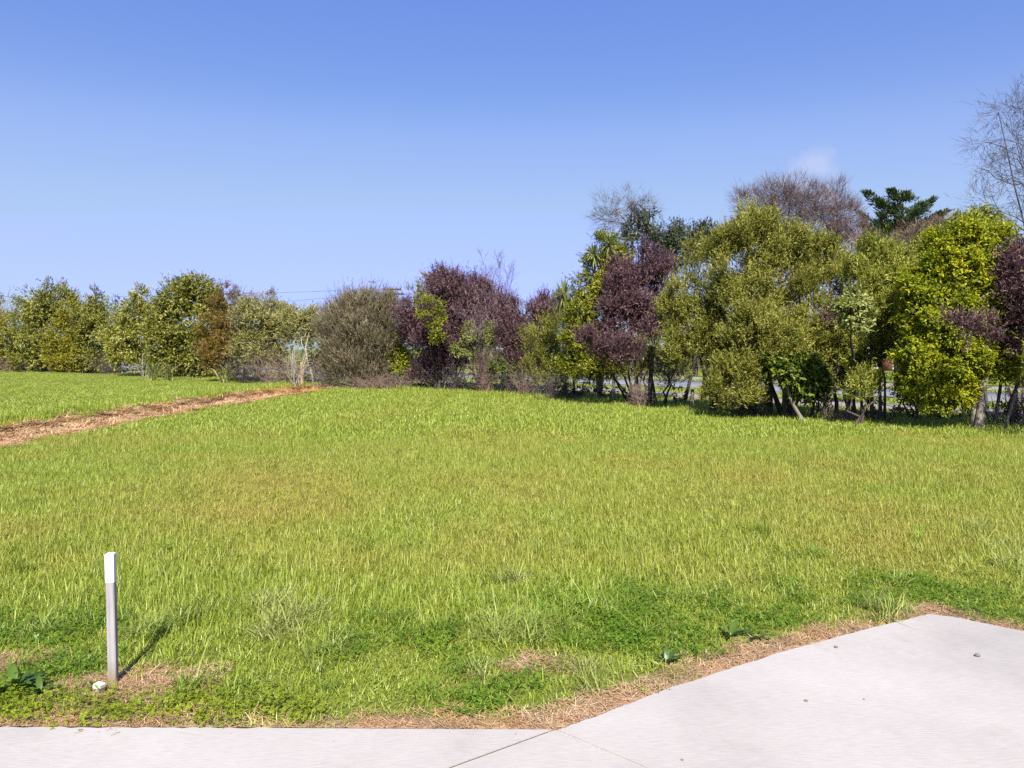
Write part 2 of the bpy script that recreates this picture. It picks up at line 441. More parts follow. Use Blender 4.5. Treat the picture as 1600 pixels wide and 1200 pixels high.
def dead_mask(x, y):
    nn = fbm(x, y, 0.55, 21)
    e = dist_line(x, y, EDGE)
    w = 0.02 + 0.07 * sstep(-0.9, 0.3, x) + 0.16 * nn
    m = 1 - sstep(w * 0.6, w * 1.25 + 0.03, e + (nn - 0.5) * 0.30)
    q = np.hypot((x - POST[0] - 0.07) / 0.42, (y - POST[1] + 0.02) / 0.17) + (nn - 0.5) * 0.9
    m = np.maximum(m, 1 - sstep(0.75, 1.15, q))
    for px, py, rx, ry in ((28, 1026, 0.20, 0.14), (250, 1110, 0.11, 0.05), (850, 1028, 0.20, 0.07), (1310, 1028, .1, .1), (85, 1110, .08, .03)):
        g = gpt(px, py)
        m = np.maximum(m, 1.0 * (1 - sstep(0.6, 1.2, np.hypot((x - g[0]) / rx, (y - g[1]) / ry) + (nn - 0.5) * 1.0)))
    for px, py, r in ((712, 713, .13), (770, 731, .15), (883, 733, .08), (1128, 767, .10), (1155, 761, .08), (745, 712, .11)):
        g = gpt(px, py)
        m = np.maximum(m, 0.8 * (1 - sstep(0.5, 1.2, np.hypot((x - g[0]) / r, (y - g[1]) / r / 1.2) + (nn - 0.5) * 1.2)))
    dd = ditch(x, y)
    m = np.maximum(m, (1 - sstep(0.84, 1.10, np.abs(dd - 0.02) + (nn - 0.5) * 0.3)) * (1 - sstep(31, 33, y)))
    return m

def axis(a, b, n):
    return np.linspace(a, b, n, endpoint=False)
gx = np.concatenate([axis(-900, -80, 14), axis(-80, -24, 40), axis(-24, -12, 40), axis(-12, 9, 190), axis(9, 20, 40), axis(20, 80, 30), axis(80, 901, 14), [901]])
gy = np.concatenate([axis(-60, 1.5, 12), axis(1.5, 7, 70), axis(7, 34, 150), axis(34, 70, 40), axis(70, 160, 18), axis(160, 1800, 14), [1800]])
GX, GY = np.meshgrid(gx, gy)
X, Y = GX.ravel(), GY.ravel()
Z = height(X, Y)
Z = np.where(in_poly(X, Y, POLY), Z - 0.09, Z)
hsd = hedge_side(X, Y)
litter = (1 - sstep(0.3, 1.0, np.abs(hsd - 0.5) + (fbm(X, Y, 1.1, 31) - 0.5) * 0.8)) * (Y > 8)
nx, ny = len(gx), len(gy)
i, j = np.meshgrid(np.arange(ny - 1), np.arange(nx - 1), indexing='ij')
F = np.stack([i * nx + j, i * nx + j + 1, (i + 1) * nx + j + 1, (i + 1) * nx + j], -1).reshape(-1, 4)
tag(link('ground', mesh_np('ground', np.stack([X, Y, Z], 1), F, {'dead': dead_mask(X, Y), 'litter': litter}, True), M['ground']),
    'grassy field ground with a shallow dead-grass drain', kind='structure')

# concrete driveway: three slabs with cut joints between them
JA = EDGE[3]
j1 = gpt(1010, 1200)[:2]; j2 = gpt(700, 1200)[:2]
def ext(a, b, y):
    t = (y - a[1]) / (b[1] - a[1]); return a + (b - a) * t
jl0 = gpt(862, 1141)[:2]
G = 0.0010
def slab(name, poly, parent):
    import bmesh
    bm = bmesh.new()
    top = [bm.verts.new((p[0], p[1], 0.0)) for p in poly]
    f = bm.faces.new(top)
    if f.normal.z < 0: f.normal_flip()
    bm.normal_update()
    if f.normal.z < 0: f.normal_flip()
    r = bmesh.ops.extrude_face_region(bm, geom=[f])
    for v in [g for g in r['geom'] if isinstance(g, bmesh.types.BMVert)]:
        v.co.z = -0.1
    bmesh.ops.recalc_face_normals(bm, faces=bm.faces)
    te = [e for e in bm.edges if all(abs(v.co.z) < 1e-5 for v in e.verts)]
    bmesh.ops.bevel(bm, geom=te, offset=0.006, segments=2, affect='EDGES')
    me = bpy.data.meshes.new(name); bm.to_mesh(me); bm.free()
    return link(name, me, M['concrete'], parent)
def fine_edge(pl, n, seed):
    t = np.linspace(0, len(pl) - 1, n)
    q = np.stack([np.interp(t, np.arange(len(pl)), pl[:, k]) for k in (0, 1)], 1)
    q[1:-1, 1] += (np.random.default_rng(seed).random(n - 2) - 0.5) * 0.012
    return q
drive = tag(link('driveway', None), 'pale broomed concrete driveway with cut joints', kind='structure')
yb = -9.0
lft = list(fine_edge(EDGE[:3], 60, 1)) + [EDGE[2] * 0.02 + jl0 * 0.98 - [G, 0]]
slab('concrete_slab', lft + [ext(jl0, j2, yb) - [G, 0], np.array([-9, yb])], drive)
rgt = list(fine_edge(EDGE[3:], 90, 2))
rgt[0] = JA + [G, 0.0]
slab('concrete_slab', rgt + [np.array([12, -2.0]), np.array([12, yb]), ext(JA, j1, yb) + [G, 0]], drive)
slab('concrete_slab', [jl0 + [G, 0], JA - [G * 0.5, 0.0], ext(JA, j1, yb) - [G, 0], ext(jl0, j2, yb) + [G, 0]], drive)

# footpath and road beyond the hedge
def strip(o0, o1, z, name, mat, label, thick=0.0):
    P = HEDGE.copy()
    P[:, 1] = P[:, 1]
    T = unit(np.gradient(P, axis=0)); Nn = np.stack([-T[:, 1], T[:, 0]], 1)
    for _ in range(2):
        Nn[1:-1] = (Nn[:-2] + Nn[1:-1] + Nn[2:]) / 3
    Nn = unit(Nn)
    A, B = P + Nn * o0, P + Nn * o1
    t = np.linspace(0, len(P) - 1, 60)
    A = np.stack([np.interp(t, np.arange(len(P)), A[:, k]) for k in (0, 1)], 1)
    B = np.stack([np.interp(t, np.arange(len(P)), B[:, k]) for k in (0, 1)], 1)
    n = len(A)
    zz = np.full((n, 1), z)
    V = np.concatenate([np.hstack([A, zz]), np.hstack([B, zz]), np.hstack([A, zz - 0.15]), np.hstack([B, zz - 0.15])])
    k = np.arange(n - 1)
    F = np.concatenate([np.stack([k, k + n, k + n + 1, k + 1], 1)[:, ::-1], np.stack([k, k + 1, k + 2 * n + 1, k + 2 * n], 1)[:, ::-1], np.stack([k + n, k + 3 * n, k + 3 * n + 1, k + n + 1], 1)[:, ::-1]])
    return tag(link(name, mesh_np(name, V, F), mat), label, kind='structure')
strip(3.7, 5.0, 0.045, 'footpath', M['path'], 'pinkish gravel footpath behind the hedge')
strip(8.3, 13.5, 0.05, 'road', M['road'], 'grey chip-sealed road behind the hedge')
strip(16.5, 18.2, 0.05, 'gravel_track', M['path'], 'pale gravel track beyond the road')

# ------------------------------------------------------------------ foliage
def leaves(pos, axis_, L, W, rnd, rng, outn=None, bend=0.15, tri=False):
    """kite-shaped leaf faces: 4 vertices each"""
    n = len(pos)
    A = unit(axis_)
    up = (np.array([0, 0, 1.0]) if outn is None else outn) + rng.normal(size=(n, 3)) * 0.42
    S = unit(np.cross(A, up)); Nn = np.cross(S, A)
    l = (L * (0.65 + 0.7 * rng.random(n)))[:, None]; w = (W * (0.7 + 0.6 * rng.random(n)))[:, None]
    if tri:
        V = np.stack([pos - S * w * 0.5, pos + S * w * 0.5, pos + A * l - Nn * l * bend], 1).reshape(-1, 3)
        return V, np.arange(3 * n).reshape(-1, 3), np.repeat(rnd, 3)
    V = np.stack([pos, pos + A * l * 0.5 + S * w * 0.5 + Nn * l * bend * 0.3, pos + A * l - Nn * l * bend, pos + A * l * 0.45 - S * w * 0.5 + Nn * l * bend * 0.3], 1).reshape(-1, 3)
    F = np.arange(4 * n).reshape(-1, 4)
    return V, F, np.repeat(rnd, 4)

# leaf length, width, upright, twig length, leaves per twig, outward, spread
SP = {
    'redhaze': (0.55, 0.016, 0.55, 0.30, 4, 1.0, 0.30), 'greyhaze': (0.55, 0.015, 0.35, 0.30, 4, 1.0, 0.30), 'brownhaze': (0.42, 0.018, 0.35, 0.25, 4, 0.9, 0.38), 'darkhaze': (0.50, 0.012, 0.10, 0.35, 4, 1.0, 0.25),
    'olive': (0.067, 0.0181, 0.95, 0.22, 10, 0.5, 0.36), 'brightolive': (0.073, 0.0189, 1.0, 0.24, 10, 0.5, 0.36),
    'lime': (0.069, 0.0310, 0.2, 0.14, 9, 0.8, 0.7), 'yellowgreen': (0.073, 0.0327, 0.3, 0.16, 8, 0.7, 0.65),
    'purple': (0.073, 0.0206, 0.95, 0.24, 9, 0.5, 0.40), 'fadedpurple': (0.065, 0.0172, 0.95, 0.24, 9, 0.5, 0.42),
    'pitto': (0.120, 0.0576, 0.25, 0.2, 8, 0.8, 0.7), 'goldgreen': (0.112, 0.0496, 0.25, 0.2, 8, 0.8, 0.7),
    'cream': (0.112, 0.0520, 0.3, 0.2, 8, 0.7, 0.7), 'rust': (0.11, 0.028, 0.1, 0.34, 10, 1.0, 0.4),
    'greyolive': (0.103, 0.0361, 0.6, 0.24, 8, 0.6, 0.5), 'manuka': (0.15, 0.017, 1.35, 0.42, 10, 0.75, 0.24),
    'darkgreen': (0.120, 0.0560, 0.3, 0.25, 8, 0.7, 0.6), 'varieg': (0.077, 0.0344, 0.3, 0.15, 8, 0.7, 0.7),
    'deepgreen': (0.11, 0.05, 0.2, 0.15, 8, 0.7, 0.7), 'conifer': (0.22, 0.06, 0.3, 0.4, 8, 1.0, 0.35),
    'farwood': (0.9, 0.6, 0.4, 0.8, 6, 0.7, 0.7),
}
def crown_arrays(lobes, sp, dens, rng, clump=1.0, hollow=0.62, size=1.0, tri=False):
    """lobes: (centre, radii). returns leaf arrays and the centres of the leaf clumps"""
    L, W, upr, tl, lpt, outw, spread = SP[sp]
    L, W, tl = L * size, W * size, tl * size
    PV, PF, PR, n0, centres = [], [], [], 0, []
    for c, r, n_leaf in lobes:
        c, r = np.asarray(c), np.asarray(r)
        nl = max(60, int(n_leaf * dens)); nt = max(8, nl // lpt)
        rm = (r[0] * r[1] * r[2]) ** (1 / 3)
        K = int(np.clip(19 * clump * (rm / 0.8) ** 1.2, 10, 120))
        D = unit(rng.normal(size=(K, 3)))
        cc = c + D * r * (hollow + (1.10 - hollow) * rng.random((K, 1)) ** 0.8) * (1 + 0.12 * rng.normal(size=(K, 1)))
        cs = rm * (0.24 + 0.24 * rng.random(K)) / (clump ** 0.33)
        tone = rng.normal(size=K) * 0.11
        centres.append((c, cc))
        k = rng.integers(0, K, nt)
        dirv = unit(rng.normal(size=(nt, 3)))
        tp = cc[k] + dirv * (cs[k] * rng.random(nt) ** 0.42)[:, None] * np.array([1, 1, 0.85 + 0.4 * min(upr, 1.0)])
        loose = rng.random(nt) < (0.13 if sp == 'olive' else 0.20)
        tp = np.where(loose[:, None], c + unit(rng.normal(size=(nt, 3))) * r * (1.12 * rng.random((nt, 1)) ** 0.45), tp)
        od = unit((tp - c) / r)
        tdir = unit(od * outw + dirv * 0.45 + np.array([0, 0, upr]) + rng.normal(size=(nt, 3)) * spread * 0.6)
        t = (np.arange(lpt) + 0.5) / lpt
        shoot = rng.random(nt) < 0.09
        tlen = tl * (0.6 + 0.8 * rng.random(nt)) * np.where(shoot, 1.7, 1.0)
        tp = tp + tdir * (shoot * rng.random(nt) * 0.22 * min(rm, 0.9))[:, None]
        pos = tp[:, None] + tdir[:, None] * (t[None, :] * tlen[:, None])[:, :, None]
        ax = tdir[:, None] * 0.75 + rng.normal(size=(nt, lpt, 3)) * spread
        rn = np.clip(0.36 + tone[k][:, None] + rng.normal(size=(nt, 1)) * 0.13 + rng.normal(size=(nt, lpt)) * 0.15 + (t - 0.4)[None] * 0.28, 0, 1)
        outn = unit(od * 0.6 + np.array([0, 0, 0.6]))
        V, F, R = leaves(pos.reshape(-1, 3), ax.reshape(-1, 3), L, W, rn.ravel(), rng, np.repeat(outn, lpt, 0), tri=tri)
        PV.append(V); PF.append(F + n0); PR.append(R); n0 += len(V)
    return np.concatenate(PV), np.concatenate(PF), np.concatenate(PR), centres

def bent(a, b, n, jit, rng, sag=0.0):
    t = np.linspace(0, 1, n)[:, None]
    P = a + (b - a) * t
    w = np.sin(t * math.pi)
    P = P + rng.normal(size=(n, 3)) * jit * w
    P[:, 2] += (w[:, 0]) * sag
    return P

HG = 'trees and shrubs of the boundary hedge'
NTREE = [0]
def tree(name, label, base, lobes, sp, d=None, dens=2.6, stems=1, r0=0.06, bark='bark', group=HG, cat='tree',
         clump=1.0, hollow=0.62, size=1.0, stem_spread=0.12, depth=0.85, extra=None, limb=True, lean=0.0):
    """lobes in photograph pixels: (x, y, rx, ry[, metres behind base]); each lobe becomes a leafy volume at the tree's distance"""
    NTREE[0] += 1
    rng = np.random.default_rng(100 + NTREE[0])
    if d is None:
        b = gpt(*base)
    else:
        b = at(base[0], 545, d)
    b = np.array([b[0], b[1], float(height(b[0], b[1]))])
    d = b[1]
    r0 = r0 * (0.62 if stems > 1 else 0.8)
    root = tag(link(name, None, loc=b), label, cat, group)
    root.empty_display_size = 0.2
    LB = []
    for lb in lobes:
        x, y, rx, ry = lb[:4]
        rx, ry = (rx * 1.08, ry * 1.06) if 'olive' in sp else (rx * 1.12, ry * 1.10)
        off = lb[4] if len(lb) > 4 else 0.0
        dd = d + off
        c = at(x, y, dd)
        m = dd / FPX
        LB.append((c - b, np.array([rx * m, (rx + ry) * 0.5 * m * depth, ry * m]), rx * ry * math.pi * dens * (1.12 if 'haze' not in sp else 1.0)))
    V, F, R, cen = crown_arrays(LB, sp, 1.0, rng, clump, hollow, size, tri=(d > 20.5 or 'haze' in sp))
    V[:, 2] = np.maximum(V[:, 2], 0.03)
    cr = link('crown', mesh_np('crown', V, F, {'rnd': R}), M[sp], root)
    cr['kind'] = 'stuff'
    tk, br = MB(), MB()
    tips = [c for c, _, _ in LB]
    order = sorted(range(len(tips)), key=lambda q: -tips[q][2])
    zmin = min(c[2] - r[2] for c, r, _ in LB)
    starts = [np.array([rng.normal() * stem_spread, rng.normal() * stem_spread, -0.06]) for _ in range(stems)]
    nodes = []
    for s in range(stems):
        tgt = tips[order[s % len(order)]]
        tgt = tgt + rng.normal(size=3) * 0.12 * np.array([1, 1, 0.4])
        P = bent(starts[s], tgt, 8, 0.045 + 0.02 * r0 / 0.06, rng)
        P[:, 2] = starts[s][2] + (tgt[2] - starts[s][2]) * np.linspace(0, 1, 8) ** 0.9
        q = np.linspace(0, 1, 8)
        rr = r0 * (0.75 + 0.5 * rng.random()) * (1 - 0.78 * q)
        rr[0] *= 1.35
        tk.tube(P, rr, 7)
        nodes.append(P)
    AN = np.concatenate(nodes)
    for (c, r, _), (c2, cc) in zip(LB, cen):
        near = AN[np.argmin(np.linalg.norm((AN - c) * [1, 1, 1], axis=1) + np.maximum(0, AN[:, 2] - c[2]) * 2)]
        if np.linalg.norm(near - c) > 0.15 and limb:
            P = bent(near, c, 5, 0.05, rng, 0.05)
            tk.tube(P, np.linspace(r0 * 0.42, r0 * 0.2, 5), 5)
        for e in cc[::2]:
            P = bent(c + (near - c) * 0.3 * rng.random(), e, 4, 0.05, rng)
            br.tube(P, np.linspace(r0 * 0.17, 0.004, 4), 3)
    tk.build('trunk', M[bark], root)
    br.build('branches', M[bark], root)['kind'] = 'stuff'
    if extra: extra(root, b, rng)
    return root

def bare(name, label, base_px, d, top_y, spread_px, twig, r0=0.10, levels=4, n1=9, upsweep=0.5, droop=0.0, group='leafless trees beyond the road', seed=1, first=0.25, lean=(0, 0), twig_r=0.007, split=None, fullness=1.0, stems=1, cat='tree', fan=0.12, ang=(0.9, 0.65)):
    rng = np.random.default_rng(seed)
    b = at(base_px, 545, d); b[2] = float(height(b[0], b[1]))
    H = at(base_px, top_y, d)[2] - b[2]
    S = spread_px * d / FPX
    root = tag(link(name, None, loc=b), label, cat, group)
    tk, tw = MB(), MB()
    def grow(p, dirv, length, rad, lev):
        n = 6 if lev < 2 else 4
        P = [p]; dv = dirv
        for q in range(n - 1):
            dv = unit(dv + rng.normal(size=3) * (0.05 + 0.022 * lev) + np.array([0, 0, 0.10 * upsweep if lev else 0.03]) - np.array([0, 0, droop * 0.10 * lev]))
            P.append(P[-1] + dv * length / (n - 1))
        P = np.array(P)
        R = np.linspace(rad, max(twig_r * 0.7, rad * (0.35 if lev else 0.06)), n)
        (tk if lev < 2 else tw).tube(P, R, 6 if lev == 0 else (4 if lev < 3 else 3))
        if lev >= levels: return
        kids = int((n1 if lev == 0 else (7, 6, 5)[lev - 1]) * fullness + rng.random())
        for q in range(kids):
            t = (first if lev == 0 else 0.22) + (1 - (first if lev == 0 else 0.22)) * (q + rng.random() * 0.8) / kids
            t = min(t, 0.98)
            f = t * (n - 1); k0 = int(f); pp = P[k0] + (P[min(k0 + 1, n - 1)] - P[k0]) * (f - k0)
            tang = unit(P[min(k0 + 1, n - 1)] - P[k0])
            side = unit(np.cross(tang, rng.normal(size=3)))
            a = ang[min(lev, 1)] * (1.1 - 0.5 * t * (lev == 0)) * (0.8 + 0.4 * rng.random())
            nd = unit(tang * math.cos(a) + side * math.sin(a) + np.array([0, 0, upsweep * 0.35]))
            ln_ = (S * 0.95 * (1.15 - 0.55 * t) if lev == 0 else length * (0.66 - 0.24 * t)) * (0.75 + 0.5 * rng.random())
            grow(pp, nd, ln_, max(twig_r, rad * (0.5 if lev else 0.38) * (1 - 0.45 * t)), lev + 1)
    for s in range(stems):
        dv = unit(np.array([lean[0] + (rng.normal() * 0.4 + (s - (stems - 1) / 2) / max(1, stems - 1) * 2) * fan * (stems > 1), lean[1], 1.0]))
        grow(np.array([rng.normal() * 0.2 * (stems > 1), rng.normal() * 0.2 * (stems > 1), -0.05]), dv, H * (0.86 if s == 0 else 0.74 + 0.16 * rng.random()), r0 * (1 if s == 0 else 0.75), 0)
    tk.build('trunk', M['bark'] if twig != 'darktwig' else M['darktwig'], root)
    t2 = tw.build('twigs', M[twig], root)
    t2['kind'] = 'stuff'
    return root

# ---- left part of the hedge
T = tree
T('shrub', 'brownish olive shrub peeping over at the far left edge', (4, 560), [(2, 492, 26, 24), (-25, 500, 28, 30)], 'rust', d=62, dens=1.6, group='shrubs beyond the left hedge', cat='shrub')
T('hedge_tree', 'low golden olive hedge tree at the far left edge', (12, 579), [(12, 535, 26, 36), (-14, 528, 26, 42), (28, 512, 20, 20), (-45, 530, 30, 45), (5, 562, 24, 16)], 'goldgreen', stems=4)
T('hedge_tree', 'tall domed dark green hedge tree with pale leaf tips, second from left', (72, 581), [(85, 468, 24, 22), (62, 484, 26, 26), (100, 480, 20, 24), (48, 520, 26, 34), (78, 525, 30, 36), (50, 556, 26, 20), (92, 556, 26, 20), (60, 480, 14, 14, -.3)], 'pitto', stems=5)
T('hedge_tree', 'golden green hedge tree leaning between two dark green ones', (118, 582), [(112, 500, 20, 22), (100, 524, 22, 26), (120, 545, 24, 26), (95, 556, 20, 18), (125, 492, 14, 14), (112, 567, 20, 10)], 'goldgreen', stems=3)
T('hedge_tree', 'green hedge tree with pale tips and two thin top shoots', (150, 582), [(150, 478, 18, 18), (143, 500, 22, 22), (160, 510, 18, 30), (140, 530, 22, 26), (150, 556, 20, 18), (132, 565, 20, 12)], 'pitto', stems=4)
T('hedge_tree', 'dark green hedge tree just outside the left edge', (-55, 577), [(-55, 480, 34, 30), (-75, 520, 34, 36), (-40, 530, 30, 34), (-60, 556, 34, 20)], 'pitto', stems=4, dens=1.8)
T('hedge_tree', 'golden green hedge tree well outside the left edge', (-130, 574), [(-130, 485, 36, 34), (-120, 530, 44, 36), (-180, 500, 40, 44), (-190, 545, 40, 26)], 'goldgreen', stems=4, dens=1.5)
T('conifer', 'bluish pointed conifer top far behind the left hedge', (182, 560), [(182, 468, 4, 6), (182, 482, 8, 12), (182, 505, 11, 16)], 'darkgreen', d=75, dens=1.4, group='trees beyond the left hedge')
T('conifer', 'smaller bluish conifer top just right of its taller twin', (196, 560), [(196, 474, 4, 7), (196, 490, 8, 12), (196, 515, 11, 16)], 'darkgreen', d=76, dens=1.4, group='trees beyond the left hedge')
T('hedge_tree', 'cream variegated hedge tree with pale trunk beside the flax clump', (222, 588), [(220, 470, 13, 16), (214, 492, 20, 22), (232, 500, 18, 20), (192, 500, 16, 22), (186, 530, 20, 22), (214, 525, 24, 22), (186, 556, 14, 14), (205, 550, 18, 14)], 'cream', stems=4, bark='palebark', stem_spread=0.35)
T('hedge_tree', 'broad round-topped dark green hedge tree, tallest of the left row', (290, 590), [(305, 455, 30, 22), (278, 468, 26, 24), (325, 472, 20, 28), (262, 500, 26, 28), (300, 505, 34, 34), (262, 540, 26, 24), (300, 548, 34, 26), (262, 566, 20, 14), (310, 572, 24, 16), (335, 520, 14, 30)], 'pitto', stems=6, stem_spread=0.3)
T('hedge_tree', 'rust-brown feathery conifer-like hedge tree', (350, 596), [(352, 460, 7, 14), (347, 486, 13, 16), (342, 510, 22, 15), (352, 530, 25, 15), (343, 552, 24, 14), (362, 505, 12, 16), (332, 545, 16, 10), (350, 568, 20, 10)], 'rust', stems=2, dens=3.4)
bare('bare_tree', 'thin leafless treetop with few brown leaves behind the rust tree', 372, 44, 432, 24, 'greytwig', r0=0.05, levels=3, n1=8, seed=3, first=0.5, group='leafless trees beyond the left hedge', twig_r=0.01)
T('shrub', 'rust-leaved shrub top beside the rust-brown hedge tree', (382, 594), [(380, 466, 12, 12), (372, 480, 10, 16), (384, 486, 10, 12)], 'rust', dens=2.0, cat='shrub', d=38)
T('hedge_shrub', 'rounded grey-olive hedge shrub with bright lower side', (405, 597), [(412, 482, 26, 20), (395, 500, 24, 22), (425, 500, 26, 24), (440, 505, 26, 24), (400, 535, 26, 22), (425, 540, 22, 22), (388, 555, 22, 16), (420, 562, 20, 10)], 'greyolive', stems=6, stem_spread=0.4, cat='shrub')
T('hedge_shrub', 'smaller grey-olive shrub top above bleached bare stems', (468, 600), [(465, 492, 16, 14), (480, 505, 18, 18), (490, 500, 12, 18), (470, 520, 20, 14)], 'greyolive', stems=5, bark='blonde', stem_spread=0.45, r0=0.05, cat='shrub')
T('shrub', 'small bright green shrub showing beside the timber fence post', (492, 590), [(494, 545, 12, 20), (497, 570, 10, 14)], 'yellowgreen', d=36, cat='shrub')
T('feathery_tree', 'thin feathery grey-green treetops behind the brown feathery shrub', (560, 560), [(530, 482, 12, 16), (545, 476, 12, 16), (562, 474, 14, 18), (578, 466, 8, 16), (580, 452, 3, 12), (520, 500, 12, 20), (596, 476, 10, 14)], 'greyolive', d=45, dens=1.2, group='trees beyond the middle hedge', stems=5, stem_spread=0.8)
T('hedge_shrub', 'big fuzzy brownish grey feathery shrub right of the gap', (560, 606), [(565, 498, 36, 28), (540, 512, 30, 34), (595, 510, 26, 36), (530, 550, 24, 32), (565, 545, 38, 36), (600, 545, 22, 32), (548, 580, 34, 20), (590, 582, 26, 18), (575, 482, 22, 14), (605, 482, 10, 18)], 'manuka', stems=7, stem_spread=0.3, dens=3.4, clump=1.8, cat='shrub')
# ---- middle part
T('hedge_shrub', 'bright yellow-green low shrub beside the feathery shrub', (640, 606), [(628, 535, 16, 18), (645, 552, 22, 22), (620, 560, 16, 18), (636, 575, 22, 14), (650, 580, 14, 12), (634, 522, 12, 10)], 'lime', stems=3, cat='shrub')
T('background_tree', 'loose olive-green tree showing over the left purple tree', (680, 560), [(684, 436, 12, 14), (664, 450, 18, 14), (676, 462, 20, 18), (650, 458, 10, 10), (690, 425, 6, 8)], 'greyolive', d=36, dens=1.4, group='trees beyond the middle hedge', stems=3)
T('hedge_tree', 'wide purple-leaved hedge tree with thin greyish middle', (700, 609), [(700, 452, 26, 20), (725, 462, 32, 24), (760, 475, 28, 24), (690, 480, 24, 26), (672, 505, 22, 20), (730, 500, 36, 26), (775, 500, 22, 24), (700, 530, 28, 26), (655, 520, 22, 20), (642, 490, 14, 14), (700, 560, 24, 16)], 'purple', stems=6, stem_spread=0.35, dens=4.2, size=1.4)
T('hedge_shrub', 'faded thin purple twiggy shrub in the middle of the wide purple tree', (745, 607), [(745, 485, 28, 26, -3.30), (735, 515, 26, 18, -3.30), (765, 460, 16, 18, -3.10)], 'fadedpurple', stems=5, dens=0.45, bark='greytwig', d=28.6, cat='shrub')
T('hedge_shrub', 'yellow-green sprig growing up through the left purple tree', (684, 606), [(680, 500, 9, 26, -2.30), (686, 512, 7, 14, -2.30), (660, 478, 10, 12, -2.30)], 'yellowgreen', dens=2.0, d=29, cat='shrub')
T('hedge_shrub', 'low spreading purple shrub with pale leaning stem', (690, 608), [(672, 572, 18, 10), (658, 590, 16, 10), (700, 568, 26, 14), (690, 590, 14, 7), (722, 560, 16, 12)], 'purple', stems=5, bark='palebark', stem_spread=0.4, dens=2.6, size=1.35, cat='shrub')
T('hedge_shrub', 'small rounded pale variegated shrub before the purple trees', (752, 611), [(755, 516, 20, 12), (742, 530, 18, 14), (772, 525, 18, 16), (752, 545, 22, 10), (716, 546, 8, 8)], 'varieg', stems=5, stem_spread=0.2, cat='shrub')
T('hedge_tree', 'upright purple hedge tree left of the cabbage tree', (810, 612), [(850, 486, 20, 18), (825, 498, 24, 22), (865, 495, 18, 24), (805, 520, 24, 24), (830, 530, 26, 26), (795, 550, 20, 18), (815, 565, 26, 14), (835, 575, 18, 12)], 'purple', stems=5, stem_spread=0.25, size=1.35)
T('hedge_shrub', 'drooping yellow-green sprays under the upright purple tree', (795, 611), [(775, 576, 12, 8), (797, 582, 14, 9)], 'deepgreen', stems=2, cat='shrub', d=26.5, dens=1.6)
T('hedge_shrub', 'upright olive-yellow shrub before the cabbage tree', (855, 618), [(850, 515, 20, 20), (870, 525, 20, 24), (840, 540, 22, 24), (865, 560, 28, 24), (835, 572, 18, 14), (855, 588, 26, 10), (885, 585, 14, 14)], 'olive', stems=8, stem_spread=0.35, cat='shrub')
# ---- right part
T('hedge_tree', 'tall steep yellow-green hedge tree with pale spotted trunk', (953, 630), [(948, 395, 22, 18), (962, 412, 22, 20), (935, 425, 20, 22), (955, 445, 28, 26), (918, 455, 20, 24), (908, 490, 20, 28), (940, 490, 32, 32), (900, 525, 14, 22), (930, 540, 34, 26), (905, 570, 22, 18), (940, 575, 30, 16), (970, 545, 18, 22)], 'yellowgreen', stems=2, bark='palebark', r0=0.055, stem_spread=0.1)
T('hedge_shrub', 'golden lime sprigs on the left side of the tall yellow-green tree', (905, 626), [(896, 492, 9, 14, -2.10), (904, 520, 10, 14, -2.10), (888, 560, 12, 16, -2.10), (912, 505, 8, 10, -2.10)], 'lime', d=24.6, cat='shrub', dens=2.0)
T('hedge_tree', 'dark purple hedge tree with a tall plume beside the ivy-clad trunk', (1005, 634), [(1020, 420, 20, 22), (1030, 432, 14, 18), (990, 445, 20, 20), (965, 445, 14, 22), (1000, 475, 34, 26), (1030, 490, 30, 22), (975, 500, 28, 24), (1020, 515, 34, 14), (1055, 500, 18, 14), (960, 475, 16, 24)], 'purple', stems=6, stem_spread=0.2, size=1.2)
T('hedge_shrub', 'dark purple branch mass drooping low over the pale spotted trunk', (985, 633), [(930, 534, 18, 14, -2.00), (955, 545, 26, 16, -2.00), (985, 550, 18, 12, -2.00), (915, 530, 10, 8, -2.00)], 'purple', stems=3, d=21.8, cat='shrub')
T('hedge_shrub', 'thin olive shrub on slender stems under the dark purple tree', (1005, 636), [(1000, 555, 24, 18), (1020, 540, 24, 14), (990, 580, 18, 12), (1012, 582, 12, 14)], 'olive', stems=9, stem_spread=0.28, dens=1.1, cat='shrub', r0=0.04)
T('hedge_shrub', 'small dusky twiggy shrub with single short trunk', (1038, 636), [(1040, 560, 24, 14), (1030, 580, 22, 14), (1055, 578, 18, 16), (1040, 598, 16, 8)], 'fadedpurple', stems=2, dens=1.3, cat='shrub', bark='darktwig', stem_spread=0.05)
T('hedge_tree', 'huge domed olive-green hedge tree, widest of the hedge', (1205, 650), [(1180, 362, 32, 22), (1220, 372, 32, 24), (1145, 382, 24, 24), (1260, 394, 34, 26), (1190, 390, 46, 30), (1290, 405, 20, 26), (1130, 395, 20, 20), (1160, 430, 34, 30), (1220, 440, 50, 34), (1280, 445, 30, 30), (1180, 480, 40, 26), (1130, 470, 14, 20)], 'olive', stems=7, stem_spread=0.3, r0=0.075, dens=3.0)
T('hedge_tree', 'sparse olive-green branches left of the huge olive tree', (1120, 645), [(1090, 385, 16, 14, -1.00), (1075, 400, 12, 14, -1.00), (1105, 410, 14, 10, -1.00), (1080, 430, 20, 12, -1.00), (1100, 440, 18, 14, -1.00), (1062, 448, 14, 12, -1.00)], 'olive', d=22, dens=1.4, stems=3)
T('hedge_tree', 'spreading olive hedge tree over the gap with leaning posts', (1130, 645), [(1060, 470, 24, 16), (1090, 485, 32, 20), (1050, 495, 20, 14), (1110, 510, 36, 24), (1080, 530, 36, 20), (1060, 555, 28, 16), (1100, 558, 36, 18), (1140, 540, 28, 28)], 'olive', stems=4, dens=2.8)
